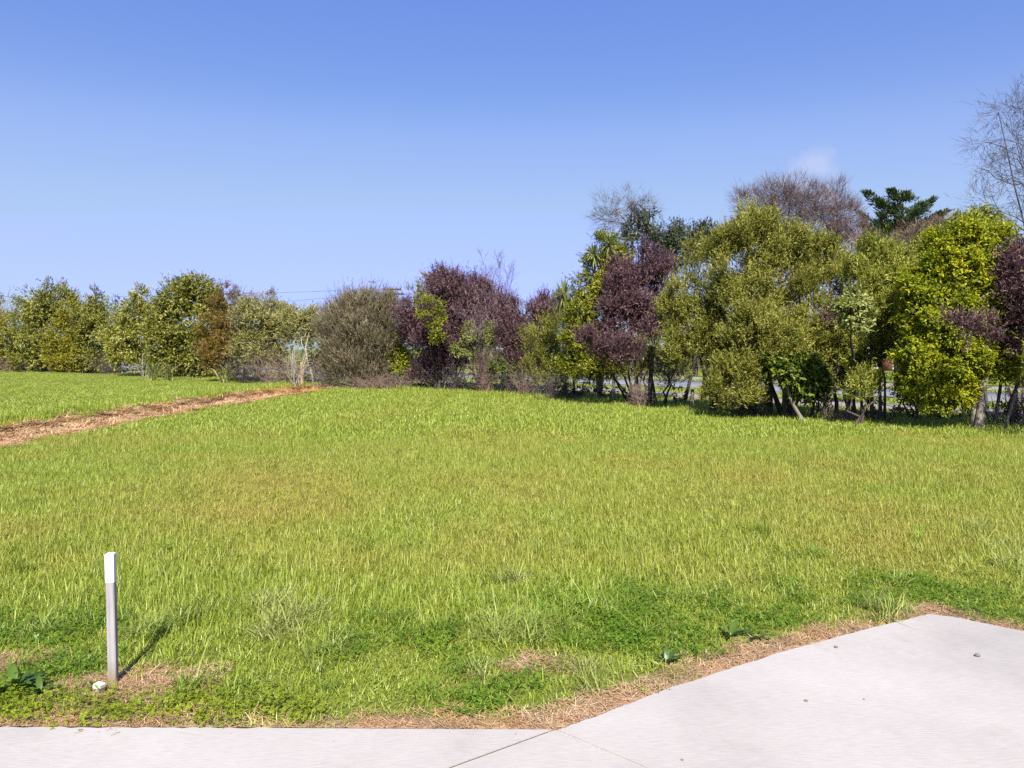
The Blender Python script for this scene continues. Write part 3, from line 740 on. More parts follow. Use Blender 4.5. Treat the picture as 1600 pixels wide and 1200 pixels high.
T('hedge_tree', 'olive hedge tree with low skirt before the widest dome', (1190, 652), [(1190, 505, 40, 24, -0.5), (1230, 530, 36, 28, -0.5), (1180, 545, 40, 30, -.5), (1150, 575, 30, 24, -.5), (1200, 580, 34, 24, -.5), (1140, 605, 24, 20, -.5), (1165, 620, 28, 14, -.5), (1115, 625, 18, 12, -.5), (1250, 555, 26, 20, -.5)], 'olive', stems=7, stem_spread=0.3, r0=0.07, dens=2.9)
T('hedge_tree', 'small glossy dark green tree with pale straight trunk', (1260, 655), [(1235, 575, 18, 14), (1255, 585, 20, 16), (1270, 595, 16, 14), (1245, 598, 14, 10), (1225, 570, 12, 10), (1260, 612, 12, 8)], 'deepgreen', bark='palebark', r0=0.055, stem_spread=0.02, d=16.2)
T('hedge_shrub', 'shady olive shrub on forked reddish stems right of pale trunk', (1290, 656), [(1280, 500, 34, 26, .3), (1300, 530, 30, 26, .3), (1310, 560, 26, 22, .3), (1280, 560, 24, 18, .3), (1300, 590, 26, 16, .3), (1320, 600, 16, 12, .3)], 'olive', stems=6, stem_spread=0.3, dens=2.2, cat='shrub')
T('hedge_shrub', 'dark purple sprig deep between olive trees', (1302, 654), [(1304, 500, 12, 14, -0.80), (1298, 512, 10, 12, -0.80)], 'purple', cat='shrub', dens=2.0, d=17.4)
T('hedge_tree', 'bright olive upright hedge tree left of the yellow-green dome', (1362, 658), [(1375, 400, 20, 18), (1355, 415, 22, 20), (1400, 412, 14, 16), (1345, 440, 26, 26), (1385, 440, 28, 28), (1370, 475, 32, 28), (1345, 500, 24, 24), (1385, 505, 26, 26), (1365, 540, 24, 24), (1350, 570, 18, 14), (1390, 545, 18, 20)], 'brightolive', stems=6, stem_spread=0.25, dens=2.5)
T('hedge_shrub', 'pale variegated branches among the bright olive leaves', (1335, 657), [(1332, 475, 14, 20, -2.60), (1345, 500, 12, 14, -2.60), (1322, 490, 10, 14, -2.60)], 'varieg', d=17.2, cat='shrub', dens=1.8)
T('hedge_shrub', 'small bright olive tuft of leaves low over the gravel path', (1350, 660), [(1350, 606, 18, 14), (1338, 612, 12, 10), (1362, 598, 12, 10)], 'brightolive', stems=3, cat='shrub', dens=2.0, d=15.2)
T('hedge_tree', 'dense yellow-green domed tree with stout pale trunk at right', (1526, 672), [(1530, 365, 32, 22), (1560, 385, 24, 26), (1500, 385, 34, 22), (1470, 405, 22, 18), (1540, 410, 40, 24), (1490, 430, 40, 26), (1450, 450, 28, 24), (1540, 450, 36, 26), (1480, 475, 40, 26), (1435, 490, 22, 26), (1530, 490, 36, 24), (1460, 520, 34, 24), (1510, 530, 36, 22), (1430, 550, 20, 24), (1480, 560, 34, 20), (1540, 560, 38, 18), (1570, 572, 20, 14), (1450, 590, 34, 20), (1480, 615, 30, 18), (1430, 590, 16, 16), (1500, 580, 26, 14), (1465, 632, 18, 10)], 'lime', stems=2, bark='palebark', r0=0.12, stem_spread=0.05, dens=2.5, clump=1.0)
T('hedge_shrub', 'multi-stemmed dark shrub left of the stout pale trunk', (1425, 662), [(1425, 590, 16, 18), (1420, 615, 14, 10)], 'yellowgreen', stems=6, stem_spread=0.2, dens=1.6, cat='shrub', r0=0.04)
T('hedge_shrub', 'purple sprays poking out of the yellow-green dome', (1540, 660), [(1492, 505, 12, 6, -2.7), (1512, 514, 12, 7, -2.7), (1535, 508, 12, 8, -2.6), (1550, 530, 10, 7, -2.6)], 'purple', d=15.6, cat='shrub', dens=1.3, r0=0.02)
T('hedge_tree', 'purple-leaved hedge tree cut off by the right edge', (1600, 668), [(1580, 425, 18, 20, -.9), (1602, 430, 22, 30, -.9), (1578, 462, 18, 20, -.9), (1602, 485, 22, 24, -.9), (1632, 460, 30, 40, -.9), (1592, 515, 16, 14, -.8), (1580, 545, 12, 8, -.8)], 'purple', stems=5, stem_spread=0.35, bark='darktwig', r0=0.06, dens=2.0)
T('hedge_shrub', 'pale olive twiggy shrub below the right edge purple tree', (1600, 664), [(1590, 550, 20, 24, .4), (1610, 580, 24, 24, .4), (1580, 575, 12, 14, .4), (1640, 560, 40, 60, .4)], 'olive', stems=4, dens=1.5, cat='shrub')
T('hedge_tree', 'olive hedge tree beyond the right edge of the picture', (1720, 690), [(1700, 440, 60, 60), (1720, 540, 70, 60), (1760, 470, 60, 80)], 'olive', stems=5, dens=0.6)
# pale olive shoots over the top of the yellow-green dome
T('background_tree', 'pale green leafy shoots above the yellow-green dome', (1535, 600), [(1530, 338, 10, 10), (1515, 346, 12, 10), (1495, 352, 12, 10), (1550, 345, 8, 10), (1540, 360, 20, 14)], 'varieg', d=19, dens=1.6, group='trees just behind the right hedge')
T('background_tree', 'olive treetop between conifer and yellow-green dome', (1430, 600), [(1430, 400, 22, 14), (1455, 390, 18, 12), (1410, 420, 20, 18), (1440, 430, 24, 20)], 'brightolive', d=18.5, dens=1.6, group='trees just behind the right hedge')

# ---- trees beyond the road
bare('bare_tree', 'grey leafless tree above the wide purple tree', 770, 36, 375, 50, 'greytwig', r0=0.06, levels=3, n1=8, seed=12, upsweep=0.5, first=0.45, stems=3, twig_r=0.006, fullness=0.8, fan=0.12, ang=(0.8, 0.7))
bare('bare_tree', 'low thin leafless twigs right of the grey leafless tree', 835, 38, 450, 34, 'greytwig', r0=0.04, levels=3, n1=8, seed=5, upsweep=0.6, first=0.4, twig_r=0.010, fullness=0.7)
BG = 'leafless trees beyond the road'
T('bare_tree', 'grey leafless tree with wide fan of twigs above the ivy', (992, 560), [(958, 328, 24, 18), (985, 318, 26, 16), (944, 345, 16, 14), (1010, 326, 16, 14), (970, 350, 18, 14)], 'greyhaze', d=40, dens=0.33, r0=0.22, bark='greytwig', group=BG, stems=2, stem_spread=0.3)
T('ivy_tree', 'dark ivy climbing the bare trunk beside the evergreen', (992, 560), [(990, 358, 14, 14), (1000, 340, 12, 10), (985, 378, 10, 14), (1008, 360, 8, 14), (1015, 335, 10, 6)], 'darkgreen', d=39.8, dens=1.7, group='evergreens beyond the road', r0=0.12, stems=2)
T('evergreen_tree', 'dark round evergreen tree with visible trunks behind the hedge', (1060, 560), [(1045, 365, 26, 20), (1075, 370, 22, 20), (1030, 385, 18, 16), (1065, 395, 26, 18), (1090, 390, 20, 18), (1040, 410, 16, 10), (1105, 370, 14, 22)], 'darkgreen', d=42, dens=2.0, group='evergreens beyond the road', r0=0.16, stems=4, stem_spread=0.8)
T('evergreen_tree', 'lower dark branches beneath the round evergreen', (1085, 560), [(1085, 450, 20, 12), (1110, 440, 18, 16), (1050, 430, 14, 10), (1115, 410, 12, 14)], 'darkgreen', d=41, dens=1.0, group='evergreens beyond the road', r0=0.1, stems=3, stem_spread=0.6)
T('bare_tree', 'reddish-brown leafless tree behind the huge olive tree, left half', (1215, 560), [(1172, 322, 24, 22), (1205, 310, 24, 20), (1238, 308, 24, 22), (1215, 335, 30, 24), (1250, 335, 26, 24)], 'redhaze', d=42, dens=0.75, r0=0.2, bark='redtwig', group=BG, stems=5, stem_spread=0.5)
T('bare_tree', 'reddish-brown leafless tree behind the huge olive tree, right half', (1295, 560), [(1272, 318, 24, 22), (1300, 325, 24, 24), (1322, 348, 20, 26), (1290, 350, 28, 26), (1335, 372, 16, 20), (1315, 385, 22, 22)], 'redhaze', d=41, dens=0.8, r0=0.2, bark='redtwig', group=BG, stems=5, stem_spread=0.5)
T('bare_tree', 'brownish twiggy tree before the dark conifer', (1430, 560), [(1432, 372, 24, 16), (1458, 362, 22, 14), (1476, 354, 14, 9), (1408, 392, 24, 16), (1440, 392, 30, 16)], 'brownhaze', d=38, dens=1.0, bark='deadstem', group=BG, stems=4, stem_spread=0.5)
T('bare_tree', 'low reddish twiggy growth between olive tree and conifer', (1350, 560), [(1345, 398, 22, 20), (1368, 390, 20, 16), (1385, 408, 22, 16)], 'redhaze', d=37, dens=0.9, bark='redtwig', group=BG, stems=4, stem_spread=0.5)
bare('bare_tree', 'tall arching leafless tree at the right edge of the sky', 1640, 30, 120, 125, 'darktwig', r0=0.12, levels=3, n1=22, seed=41, upsweep=0.25, droop=0.25, first=0.36, ang=(1.1, 0.6), lean=(-0.13, 0), twig_r=0.008, fullness=0.85)
T('bare_tree', 'fine arching twigs of a leafless crown at the upper right edge', (1660, 560), [(1560, 178, 28, 24), (1590, 215, 30, 34), (1540, 222, 24, 20), (1530, 262, 20, 16), (1560, 275, 26, 22), (1545, 318, 26, 18), (1595, 170, 26, 26), (1600, 290, 30, 40), (1640, 220, 40, 60)], 'darkhaze', d=30.5, dens=0.13, bark='darktwig', r0=0.08, group=BG, stems=4, stem_spread=0.3)

# dark conifer with upswept sprays
def conifer_tree():
    rng = np.random.default_rng(77)
    d = 46
    b = at(1405, 545, d); b[2] = 0
    root = tag(link('conifer', None, loc=b), 'dark spreading conifer with upswept branches against the sky', 'tree', 'evergreens beyond the road')
    tk, br = MB(), MB()
    top = at(1405, 318, d)[2]
    tk.tube(bent(np.zeros(3), np.array([0, 0, top]), 8, 0.05, rng), np.linspace(0.28, 0.05, 8), 7)
    tk.build('trunk', M['bark'], root)
    PV, PF, PR, n0 = [], [], [], 0
    tips = [(1352, 300), (1372, 312), (1392, 298), (1415, 303), (1440, 318), (1458, 312), (1478, 330), (1345, 332), (1348, 352), (1360, 370), (1375, 335), (1430, 335), (1400, 322), (1466, 345), (1485, 345), (1355, 388), (1375, 375), (1385, 350), (1410, 345), (1440, 360), (1470, 372)]
    extra_ = [(1405 + rng.normal() * 42, 330 + rng.random() * 80) for _ in range(26)]
    for q, (tx, ty) in enumerate(tips + extra_):
        off = 0.0 if q < 6 else rng.normal() * 1.1
        tip = at(tx, ty, d + off) - b
        st = np.array([0, 0, tip[2] - 0.25 - 0.55 * abs(tip[0])])
        P = bent(st, tip, 7, 0.06, rng, -0.18)
        br.tube(P, np.linspace(0.05, 0.012, 7), 4)
        n = 420
        t = 0.25 + 0.75 * rng.random(n) ** 0.8
        f = t * 6; k0 = np.minimum(f.astype(int), 5)
        pp = P[k0] + (P[k0 + 1] - P[k0]) * (f - k0)[:, None]
        tang = unit(P[k0 + 1] - P[k0])
        wd = (0.42 * (1.08 - t) + 0.06)
        o_ = rng.normal(size=(n, 3)) * np.array([1, 1, 0.32])
        V, F, R = leaves(pp + o_ * wd[:, None] * 0.8, tang * 0.9 + unit(o_) * 0.6 + [0, 0, 0.35], 0.26, 0.075, np.clip(0.4 + rng.normal(size=n) * 0.2, 0, 1), rng)
        PV.append(V); PF.append(F + n0); PR.append(R); n0 += len(V)
    br.build('branches', M['bark'], root)['kind'] = 'stuff'
    c = link('crown', mesh_np('crown', np.concatenate(PV), np.concatenate(PF), {'rnd': np.concatenate(PR)}), M['conifer'], root)
    c['kind'] = 'stuff'
conifer_tree()

# cabbage trees: bare trunks with heads of sword leaves
def cabbage(label, base_x, d, heads, seed, back=2.2):
    rng = np.random.default_rng(seed)
    b = at(base_x, 545, d + back); b[2] = float(height(b[0], b[1]))
    root = tag(link('cabbage_tree', None, loc=b), label, 'tree', 'cabbage trees in the hedge')
    tk = MB()
    for hx, hy, hr in heads:
        c = at(hx, hy, d) - b
        tk.tube(bent(np.array([0, 0, -0.05]), c, 7, 0.03, rng), np.linspace(0.08, 0.05, 7), 7)
        R = hr * d / FPX
        n = 150
        D = unit(rng.normal(size=(n, 3)) + np.array([0, 0, 0.35]))
        S = unit(np.cross(D, [0, 0, 1.0] + rng.normal(size=(n, 3)) * 0.1))
        L = R * (0.8 + 0.35 * rng.random((n, 1))); w = 0.022
        mid = c + D * L * 0.55; tip = c + D * L + np.array([0, 0, -1]) * L * 0.16 * (1 - D[:, 2:3])
        V = np.stack([c + D * 0.04 - S * w * 0.5, c + D * 0.04 + S * w * 0.5, mid + S * w, mid - S * w, tip + S * 0.003, tip - S * 0.003], 1).reshape(-1, 3)
        k = np.arange(n) * 6
        F = np.concatenate([np.stack([k, k + 1, k + 2, k + 3], 1), np.stack([k + 3, k + 2, k + 4, k + 5], 1)])
        h = link('leaf_head', mesh_np('leaf_head', V, F, {'rnd': np.repeat(np.clip(0.45 + rng.normal(size=n) * 0.2, 0, 1), 6)}), M['sword'], root)
        h['kind'] = 'stuff'
    tk.build('trunk', M['palebark'], root)
cabbage('cabbage tree with spiky head left of the tall yellow-green tree', 884, 23.2, [(880, 462, 27)], 1)
cabbage('cabbage tree whose spiky heads top the tall yellow-green tree', 938, 21.2, [(927, 397, 18), (952, 382, 19)], 2)

# flax clumps: every leaf is a piece of its own
def strap(L, W, lean, curl, rng):
    n = 6
    t = np.linspace(0, 1, n)
    a = lean + curl * t ** 1.6
    step = L / (n - 1)
    x = np.concatenate([[0], np.cumsum(np.sin(a[:-1]) * step)]); z = np.concatenate([[0], np.cumsum(np.cos(a[:-1]) * step)])
    w = W * np.array([0.6, 0.9, 1.0, 0.85, 0.5, 0.05])
    V = np.concatenate([np.stack([x, -w / 2, z], 1), np.stack([x, w * 0, z - w * 0.25], 1), np.stack([x, w / 2, z], 1)])
    k = np.arange(n - 1)
    return V, np.concatenate([np.stack([k, k + n, k + n + 1, k + 1], 1), np.stack([k + n, k + 2 * n, k + 2 * n + 1, k + n + 1], 1)])
def flax(label, px, hgt, n, seed, group):
    rng = np.random.default_rng(seed)
    b = gpt(*px); b[2] = float(height(b[0], b[1]))
    root = tag(link('flax_plant', None, loc=b), label, 'plant', group)
    protos = []
    for q in range(5):
        V, F = strap(hgt * (0.8 + 0.12 * q), 0.07, 0.12 + 0.11 * q, 0.5 + 0.28 * q, rng)
        me = mesh_np('leaf', V, F, {'rnd': np.full(len(V), 0.2 + 0.15 * q)}, True); me.materials.append(M['flax']); protos.append(me)
    for q in range(n):
        o = link('leaf', protos[q % 5], parent=root, loc=(rng.normal() * 0.10, rng.normal() * 0.08, -0.02))
        o.rotation_euler = (0, 0, q * 2.399 + rng.normal() * 0.3)
        o.scale = [0.8 + 0.4 * rng.random()] * 3
flax('flax clump with arching strap leaves at the foot of the cream tree', (238, 594), 1.3, 36, 1, 'flax plants by the hedge')
flax('second smaller flax clump right of the broad dark green tree', (262, 594), 1.05, 22, 2, 'flax plants by the hedge')
flax('flopped flax clump with pale leaves under the rust-brown tree', (352, 598), 0.95, 24, 3, 'flax plants by the hedge')

# dry twiggy shrubs, dead stems at the hedge foot
def twiggy(name, label, px, w_px, h_px, n, mat, seed, group='dry undergrowth at the hedge foot', d=None, cat='shrub', spread=0.5, r=0.008):
    rng = np.random.default_rng(seed)
    b = gpt(*px) if d is None else at(px[0], 545, d)
    b[2] = float(height(b[0], b[1]))
    m = b[1] / FPX
    w, h = w_px * m, h_px * m
    mb = MB()
    for q in range(n):
        s = np.array([rng.normal() * w * 0.25, rng.normal() * min(w, 0.5) * 0.3, -0.03])
        e = s + np.array([rng.normal() * w * spread, rng.normal() * w * spread * 0.6, h * (0.45 + 0.6 * rng.random())])
        P = bent(s, e, 6, 0.05 * h, rng)
        rr = r * (0.7 + 0.8 * rng.random())
        mb.tube(P, np.linspace(rr, rr * 0.4, 6), 3)
        for k in range(4):
            p0 = P[2 + k % 4] if 2 + k % 4 < 6 else P[-1]
            e2 = p0 + np.array([rng.normal() * h * 0.22, rng.normal() * h * 0.15, abs(rng.normal()) * h * 0.25])
            mb.tube(bent(p0, e2, 3, 0.02, rng), np.linspace(rr * 0.6, rr * 0.25, 3), 3)
    root = tag(link(name, None, loc=b), label, cat, group)
    mb.build('stems', M[mat], root)
    return root
twiggy('dry_shrub', 'reddish-brown dry twiggy shrub at the end of the drain', (440, 602), 60, 52, 90, 'deadstem', 1)
twiggy('dry_shrub', 'grey dry brush tangled left of the feathery shrub', (510, 606), 40, 40, 60, 'greytwig', 2)
twiggy('dry_shrub', 'pinkish dry stems at the foot of the feathery shrub', (580, 608), 50, 22, 80, 'deadstem', 3)
twiggy('dry_shrub', 'pinkish dry stalks between feathery shrub and yellow-green shrub', (608, 609), 40, 24, 60, 'deadstem', 4)
twiggy('dead_shrub', 'bleached bare forked shrub beside the timber fence post', (462, 606), 22, 92, 7, 'blonde', 5, spread=0.7, r=0.014)
twiggy('dry_stump', 'tall tan clump of dead stalks below the variegated shrub', (758, 614), 16, 62, 130, 'deadstem', 6, spread=0.2, r=0.010)
twiggy('dry_shrub', 'brown stalks below the olive-yellow shrub', (820, 618), 30, 48, 40, 'deadstem', 7)
twiggy('dry_shrub', 'tan stalks left of the pale spotted trunk', (880, 625), 56, 42, 70, 'darktwig', 8)
twiggy('dry_shrub', 'pinkish stalks at the foot of the slender-stemmed olive shrub', (1000, 638), 22, 40, 50, 'deadstem', 9, spread=0.3)
twiggy('dry_shrub', 'brown stalks at the foot of the widest olive tree', (1170, 652), 40, 34, 50, 'darktwig', 10)
twiggy('dry_shrub', 'small pink-brown tuft of dry stems below bright olive tree', (1315, 659), 26, 24, 70, 'deadstem', 11)
twiggy('dry_shrub', 'reddish dry stems standing at the right edge', (1596, 668), 40, 60, 60, 'deadstem', 12, spread=0.25)
twiggy('dry_shrub', 'pale dry sticks right of the stout pale trunk', (1556, 670), 26, 44, 12, 'blonde', 13, spread=0.6, r=0.010)
twiggy('dry_shrub', 'brown brush under the spreading far left trees', (12, 581), 34, 26, 50, 'deadstem', 14)
twiggy('dry_shrub', 'dark dry brush under the cream variegated tree', (180, 585), 40, 30, 50, 'darktwig', 15)
twiggy('dry_shrub', 'grey brown brush below the grey-olive shrub', (385, 598), 40, 46, 60, 'darktwig', 16)
twiggy('dry_shrub', 'bare dark stems under the wide purple tree', (710, 611), 60, 50, 34, 'darktwig', 17, r=0.014)
twiggy('dry_shrub', 'bare thin stems right of the tan dead clump', (795, 615), 40, 44, 26, 'darktwig', 18, r=0.012)

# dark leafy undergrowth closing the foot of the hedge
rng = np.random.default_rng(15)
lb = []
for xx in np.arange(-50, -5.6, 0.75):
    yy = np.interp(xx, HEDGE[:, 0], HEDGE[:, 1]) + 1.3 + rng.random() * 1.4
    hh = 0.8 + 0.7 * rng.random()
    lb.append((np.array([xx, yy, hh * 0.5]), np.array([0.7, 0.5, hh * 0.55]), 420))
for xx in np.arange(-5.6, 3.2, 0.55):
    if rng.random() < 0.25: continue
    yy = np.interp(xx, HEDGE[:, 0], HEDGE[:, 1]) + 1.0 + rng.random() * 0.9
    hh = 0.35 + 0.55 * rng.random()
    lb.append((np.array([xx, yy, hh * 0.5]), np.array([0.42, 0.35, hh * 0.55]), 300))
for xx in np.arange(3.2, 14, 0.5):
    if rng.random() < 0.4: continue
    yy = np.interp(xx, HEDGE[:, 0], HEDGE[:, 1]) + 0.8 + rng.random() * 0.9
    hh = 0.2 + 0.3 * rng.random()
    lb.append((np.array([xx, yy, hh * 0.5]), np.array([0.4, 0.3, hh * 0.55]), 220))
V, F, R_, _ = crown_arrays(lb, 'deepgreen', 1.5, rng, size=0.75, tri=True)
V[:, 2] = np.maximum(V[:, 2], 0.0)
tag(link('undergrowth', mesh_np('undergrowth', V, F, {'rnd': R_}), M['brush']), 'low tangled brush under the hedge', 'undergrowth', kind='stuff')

# ------------------------------------------------------------------ posts, pole, wires, house
def stick(name, label, x0, y0, x1, y1, d, w, mat, cat='post', group=None, square=True):
    a, b = at(x0, y0, d), at(x1, y1, d)
    g = np.array([a[0], a[1], float(height(a[0], a[1]))])
    mb = MB(); P = np.linspace(a, b, 6) - g
    P[0][2] -= 0.12
    mb.tube(P, np.full(6, w * 0.5) * np.linspace(1.05, 0.95, 6), 4 if square else 8, cap=True)
    o = mb.build(name, M[mat], None, g, smooth=not square)
    return tag(o, label, cat, group)
stick('fence_post', 'dark leaning post left of its pair in the hedge gap', 1071, 624, 1080, 586, 22.5, 0.10, 'darkpost', group='posts in the hedge gap')
stick('fence_post', 'dark post right of its leaning pair in the hedge gap', 1097, 624, 1101, 584, 22.0, 0.10, 'darkpost', group='posts in the hedge gap')
stick('fence_post', 'short grey fence post standing in the hedge gap', 1082, 642, 1082, 608, 19.0, 0.09, 'timber', group='posts in the hedge gap')
stick('fence_post', 'dark fence post behind the widest olive tree', 1227, 634, 1227, 588, 20.0, 0.10, 'darkpost', group='posts behind the hedge')
stick('wooden_stake', 'pale wooden stake leaning at the right edge', 1570, 670, 1587, 613, 14.4, 0.065, 'palebark', cat='stake')
stick('fence_post', 'pale timber fence post at the end of the drain', 472, 600, 471, 566, 31.5, 0.16, 'newtimber')
# farm fence wires behind the hedge
for q, h_ in enumerate((0.45, 0.8, 1.1)):
    P = np.array([[x, np.interp(x, HEDGE[:, 0], HEDGE[:, 1]) + 2.2, h_] for x in np.linspace(-8, 14, 30)])
    mb = MB(); mb.tube(P, np.full(30, 0.006), 3)
    tag(mb.build('fence_wire', M['wire'], smooth=False), ['lowest', 'middle', 'topmost'][q] + ' thin fence wire strung behind the hedge', 'wire', 'fence wires behind the hedge')

pd = 62.0
pb = at(613, 545, pd); pb[2] = 0
pole = tag(link('power_pole', None, loc=pb), 'wooden power pole with two crossarms behind the feathery shrub', 'pole')
ph = at(613, 449, pd)[2]
mb = MB(); mb.tube([[0, 0, -0.1], [0, 0, ph * 0.5], [0, 0, ph]], [0.19, 0.16, 0.13], 10, cap=True); mb.build('shaft', M['timber'], pole)
for yy, hw in ((452.5, 0.72), (459.5, 0.95)):
    z = at(613, yy, pd)[2]
    mb = MB(); mb.box((0.1, -0.19, z), (hw, 0.05, 0.07)); arm = mb.build('crossarm', M['darkpost'], pole, smooth=False)
    for q in (-0.85, -0.4, 0.4, 0.85):
        mb = MB(); mb.tube([[0.1 + q * hw, -0.19, z + 0.07], [0.1 + q * hw, -0.19, z + 0.14], [0.1 + q * hw, -0.19, z + 0.22]], [0.03, 0.05, 0.03], 6, cap=True)
        mb.build('insulator', M['wire'], arm)
def wire(label, a, b, sag, r=0.013):
    mb = MB(); P = bent(a, b, 24, 0.0, RNG, -sag); mb.tube(P, np.full(24, r), 4)
    tag(mb.build('power_line', M['wire'], smooth=False), label, 'wire', 'overhead wires')
wire('topmost overhead wire running left from the power pole', at(610, 451, pd - .2), at(-260, 458, 70), 0.5)
wire('lower overhead wire running left from the crossarm', at(605, 458, pd - .2), at(-260, 505, 90), 0.6)
wire('slanting service wire at the far left sky', at(-60, 445, 66), at(60, 474, 60), 0.1)
wire('faint crossing wire seen left of the feathery shrub', at(460, 487, 60), at(620, 462, 66), 0.15, 0.011)

# house glimpsed through the stems
def house(label, px, d, w, dep, h, rz, group):
    b = at(px, 545, d); b[2] = 0
    root = tag(link('house', None, loc=b), label, 'house', group); root.rotation_euler = (0, 0, rz)
    mb = MB(); mb.box((0, 0, h / 2), (w / 2, dep / 2, h / 2)); wall = mb.build('wall', M['weatherboard'], root, smooth=False)
    nb = 12
    bm = MB(); bm.box((0, 0, 0), (w / 2, 0.012, h / nb * 0.47)); proto = None
    for q in range(nb):
        if proto is None:
            o = bm.build('weatherboard', M['weatherboard'], wall, smooth=False); proto = o.data
        else:
            o = link('weatherboard', proto, parent=wall)
        o.location = (0, -dep / 2 - 0.014, h * (q + 0.5) / nb)
    mb = MB()
    e = 0.5
    V = [(-w / 2 - e, -dep / 2 - e, h), (w / 2 + e, -dep / 2 - e, h), (w / 2 + e, dep / 2 + e, h), (-w / 2 - e, dep / 2 + e, h), (-w / 2 - e, 0, h + 1.7), (w / 2 + e, 0, h + 1.7)]
    mb.add(V, [[0, 1, 5, 4], [2, 3, 4, 5], [3, 2, 1, 0], [0, 4, 4, 3], [1, 2, 5, 5]])
    V2 = np.concatenate(mb.V); me = bpy.data.meshes.new('roof'); me.from_pydata(V2.tolist(), [], [(0, 1, 5, 4), (2, 3, 4, 5), (3, 2, 1, 0), (0, 4, 3), (1, 2, 5)])
    link('roof', me, M['rooftile'], root)
    for x in (-w * 0.3, w * 0.3):
        mb = MB(); mb.box((x, -dep / 2 - 0.05, h * 0.55), (0.75, 0.03, 0.6)); f = mb.build('window', M['white'], root, smooth=False)
        mb = MB(); mb.box((x, -dep / 2 - 0.075, h * 0.55), (0.66, 0.012, 0.51)); mb.build('pane', M['glass'], f, smooth=False)
    mb = MB(); mb.box((0, -dep / 2 - 0.05, 1.02), (0.42, 0.03, 1.0)); mb.build('door', M['rooftile'], root, smooth=False)
house('white weatherboard house with terracotta roof glimpsed through right stems', 1388, 58, 9, 7, 2.6, -0.5, 'houses beyond the road')

# far wood closing the horizon
rng = np.random.default_rng(5)
lb = []
for x in np.linspace(-260, 330, 60):
    yy = 190 + rng.normal() * 14
    hh = 5 + 3 * rng.random()
    lb.append((np.array([x + rng.normal() * 3, yy, hh * 0.5]), np.array([8, 6, hh * 0.55]), 420))
V, F, R, _ = crown_arrays(lb, 'farwood', 1.0, rng, tri=True)
V[:, 2] = np.maximum(V[:, 2], 0.0)
tag(link('far_wood', mesh_np('far_wood', V, F, {'rnd': R}), M['farwood']), 'hazy green belt of far trees along the horizon', 'wood', kind='stuff')

# ------------------------------------------------------------------ marker post, peg, weeds, pebbles
def post_mats():
    m, N, L, out = new_mat('silvered_post')
    t = N.new('ShaderNodeTexCoord')
    n = noise(N, L, 60, 5, 0.65, coord=t.outputs['Object'], stretch=((1, 1, 0.05), (0, 0, 0)))
    r = ramp(N, [(0.3, (0.185, 0.167, 0.163)), (0.5, (0.275, 0.256, 0.252)), (0.72, (0.345, 0.323, 0.316))]); L.new(n.outputs[0], r.inputs[0])
    sx = N.new('ShaderNodeSeparateXYZ'); L.new(t.outputs['Object'], sx.inputs[0])
    f = ramp(N, [(0.03, (1, 1, 1)), (0.13, (0, 0, 0))]); L.new(sx.outputs[2], f.inputs[0])
    c = mixc(N, L, f.outputs[0], r.outputs[0], (0.22, 0.165, 0.10))
    p = N.new('ShaderNodeBsdfPrincipled'); p.inputs['Roughness'].default_value = 0.85; L.new(c, p.inputs['Base Color'])
    bp = N.new('ShaderNodeBump'); bp.inputs['Strength'].default_value = 0.35; bp.inputs['Distance'].default_value = 0.003
    L.new(n.outputs[0], bp.inputs['Height']); L.new(bp.outputs[0], p.inputs['Normal']); L.new(p.outputs[0], out.inputs['Surface'])
    return m
M['silver'] = post_mats()
def paint_mat():
    m, N, L, out = new_mat('worn_white_paint')
    t = N.new('ShaderNodeTexCoord')
    grain = noise(N, L, 55, 5, 0.65, coord=t.outputs['Object'], stretch=((1, 1, 0.06), (0, 0, 0)))
    chip = noise(N, L, 75, 6, 0.75, coord=t.outputs['Object'])
    w = ramp(N, [(0.3, (0.50, 0.49, 0.48)), (0.6, (0.68, 0.675, 0.675))]); L.new(grain.outputs[0], w.inputs[0])
    k = ramp(N, [(0.66, (0, 0, 0)), (0.70, (0.8, 0.8, 0.8))]); L.new(chip.outputs[0], k.inputs[0])
    c = mixc(N, L, k.outputs[0], w.outputs[0], (0.30, 0.27, 0.24))
    p = N.new('ShaderNodeBsdfPrincipled'); p.inputs['Roughness'].default_value = 0.65; L.new(c, p.inputs['Base Color'])
    bp = N.new('ShaderNodeBump'); bp.inputs['Strength'].default_value = 0.3; bp.inputs['Distance'].default_value = 0.002
    L.new(grain.outputs[0], bp.inputs['Height']); L.new(bp.outputs[0], p.inputs['Normal']); L.new(p.outputs[0], out.inputs['Surface'])
    return m
M['paint'] = paint_mat()
def bevelbox(name, h, z0, z1, mat, parent, bev=0.003, loc=(0, 0, 0), cuts=0):
    import bmesh
    bm = bmesh.new()
    bmesh.ops.create_cube(bm, size=1)
    for v in bm.verts:
        v.co = Vector((v.co.x * 2 * h, v.co.y * 2 * h, z0 + (v.co.z + 0.5) * (z1 - z0)))
    bmesh.ops.bevel(bm, geom=list(bm.edges), offset=bev, segments=2, affect='EDGES')
    me = bpy.data.meshes.new(name); bm.to_mesh(me); bm.free()
    return link(name, me, mat, parent, loc)
pz = float(height(*POST))
HP = (at(170, 864, POST[1])[2]) - pz
mp_ = tag(link('marker_post', None, loc=(POST[0], POST[1], pz)), 'square grey timber marker post with white painted top', 'post')
mp_.rotation_euler = (math.radians(0.6), math.radians(0.4), math.radians(9))
bevelbox('shaft', 0.0188, -0.15, HP * 0.99, M['silver'], mp_)
bevelbox('painted_top', 0.0202, HP * 0.785, HP, M['paint'], mp_, 0.002)
pgz = float(height(*PEG))
pg = tag(link('survey_peg', None, loc=(PEG[0], PEG[1], pgz)), 'short stubby peg with white painted top before the marker post', 'peg')
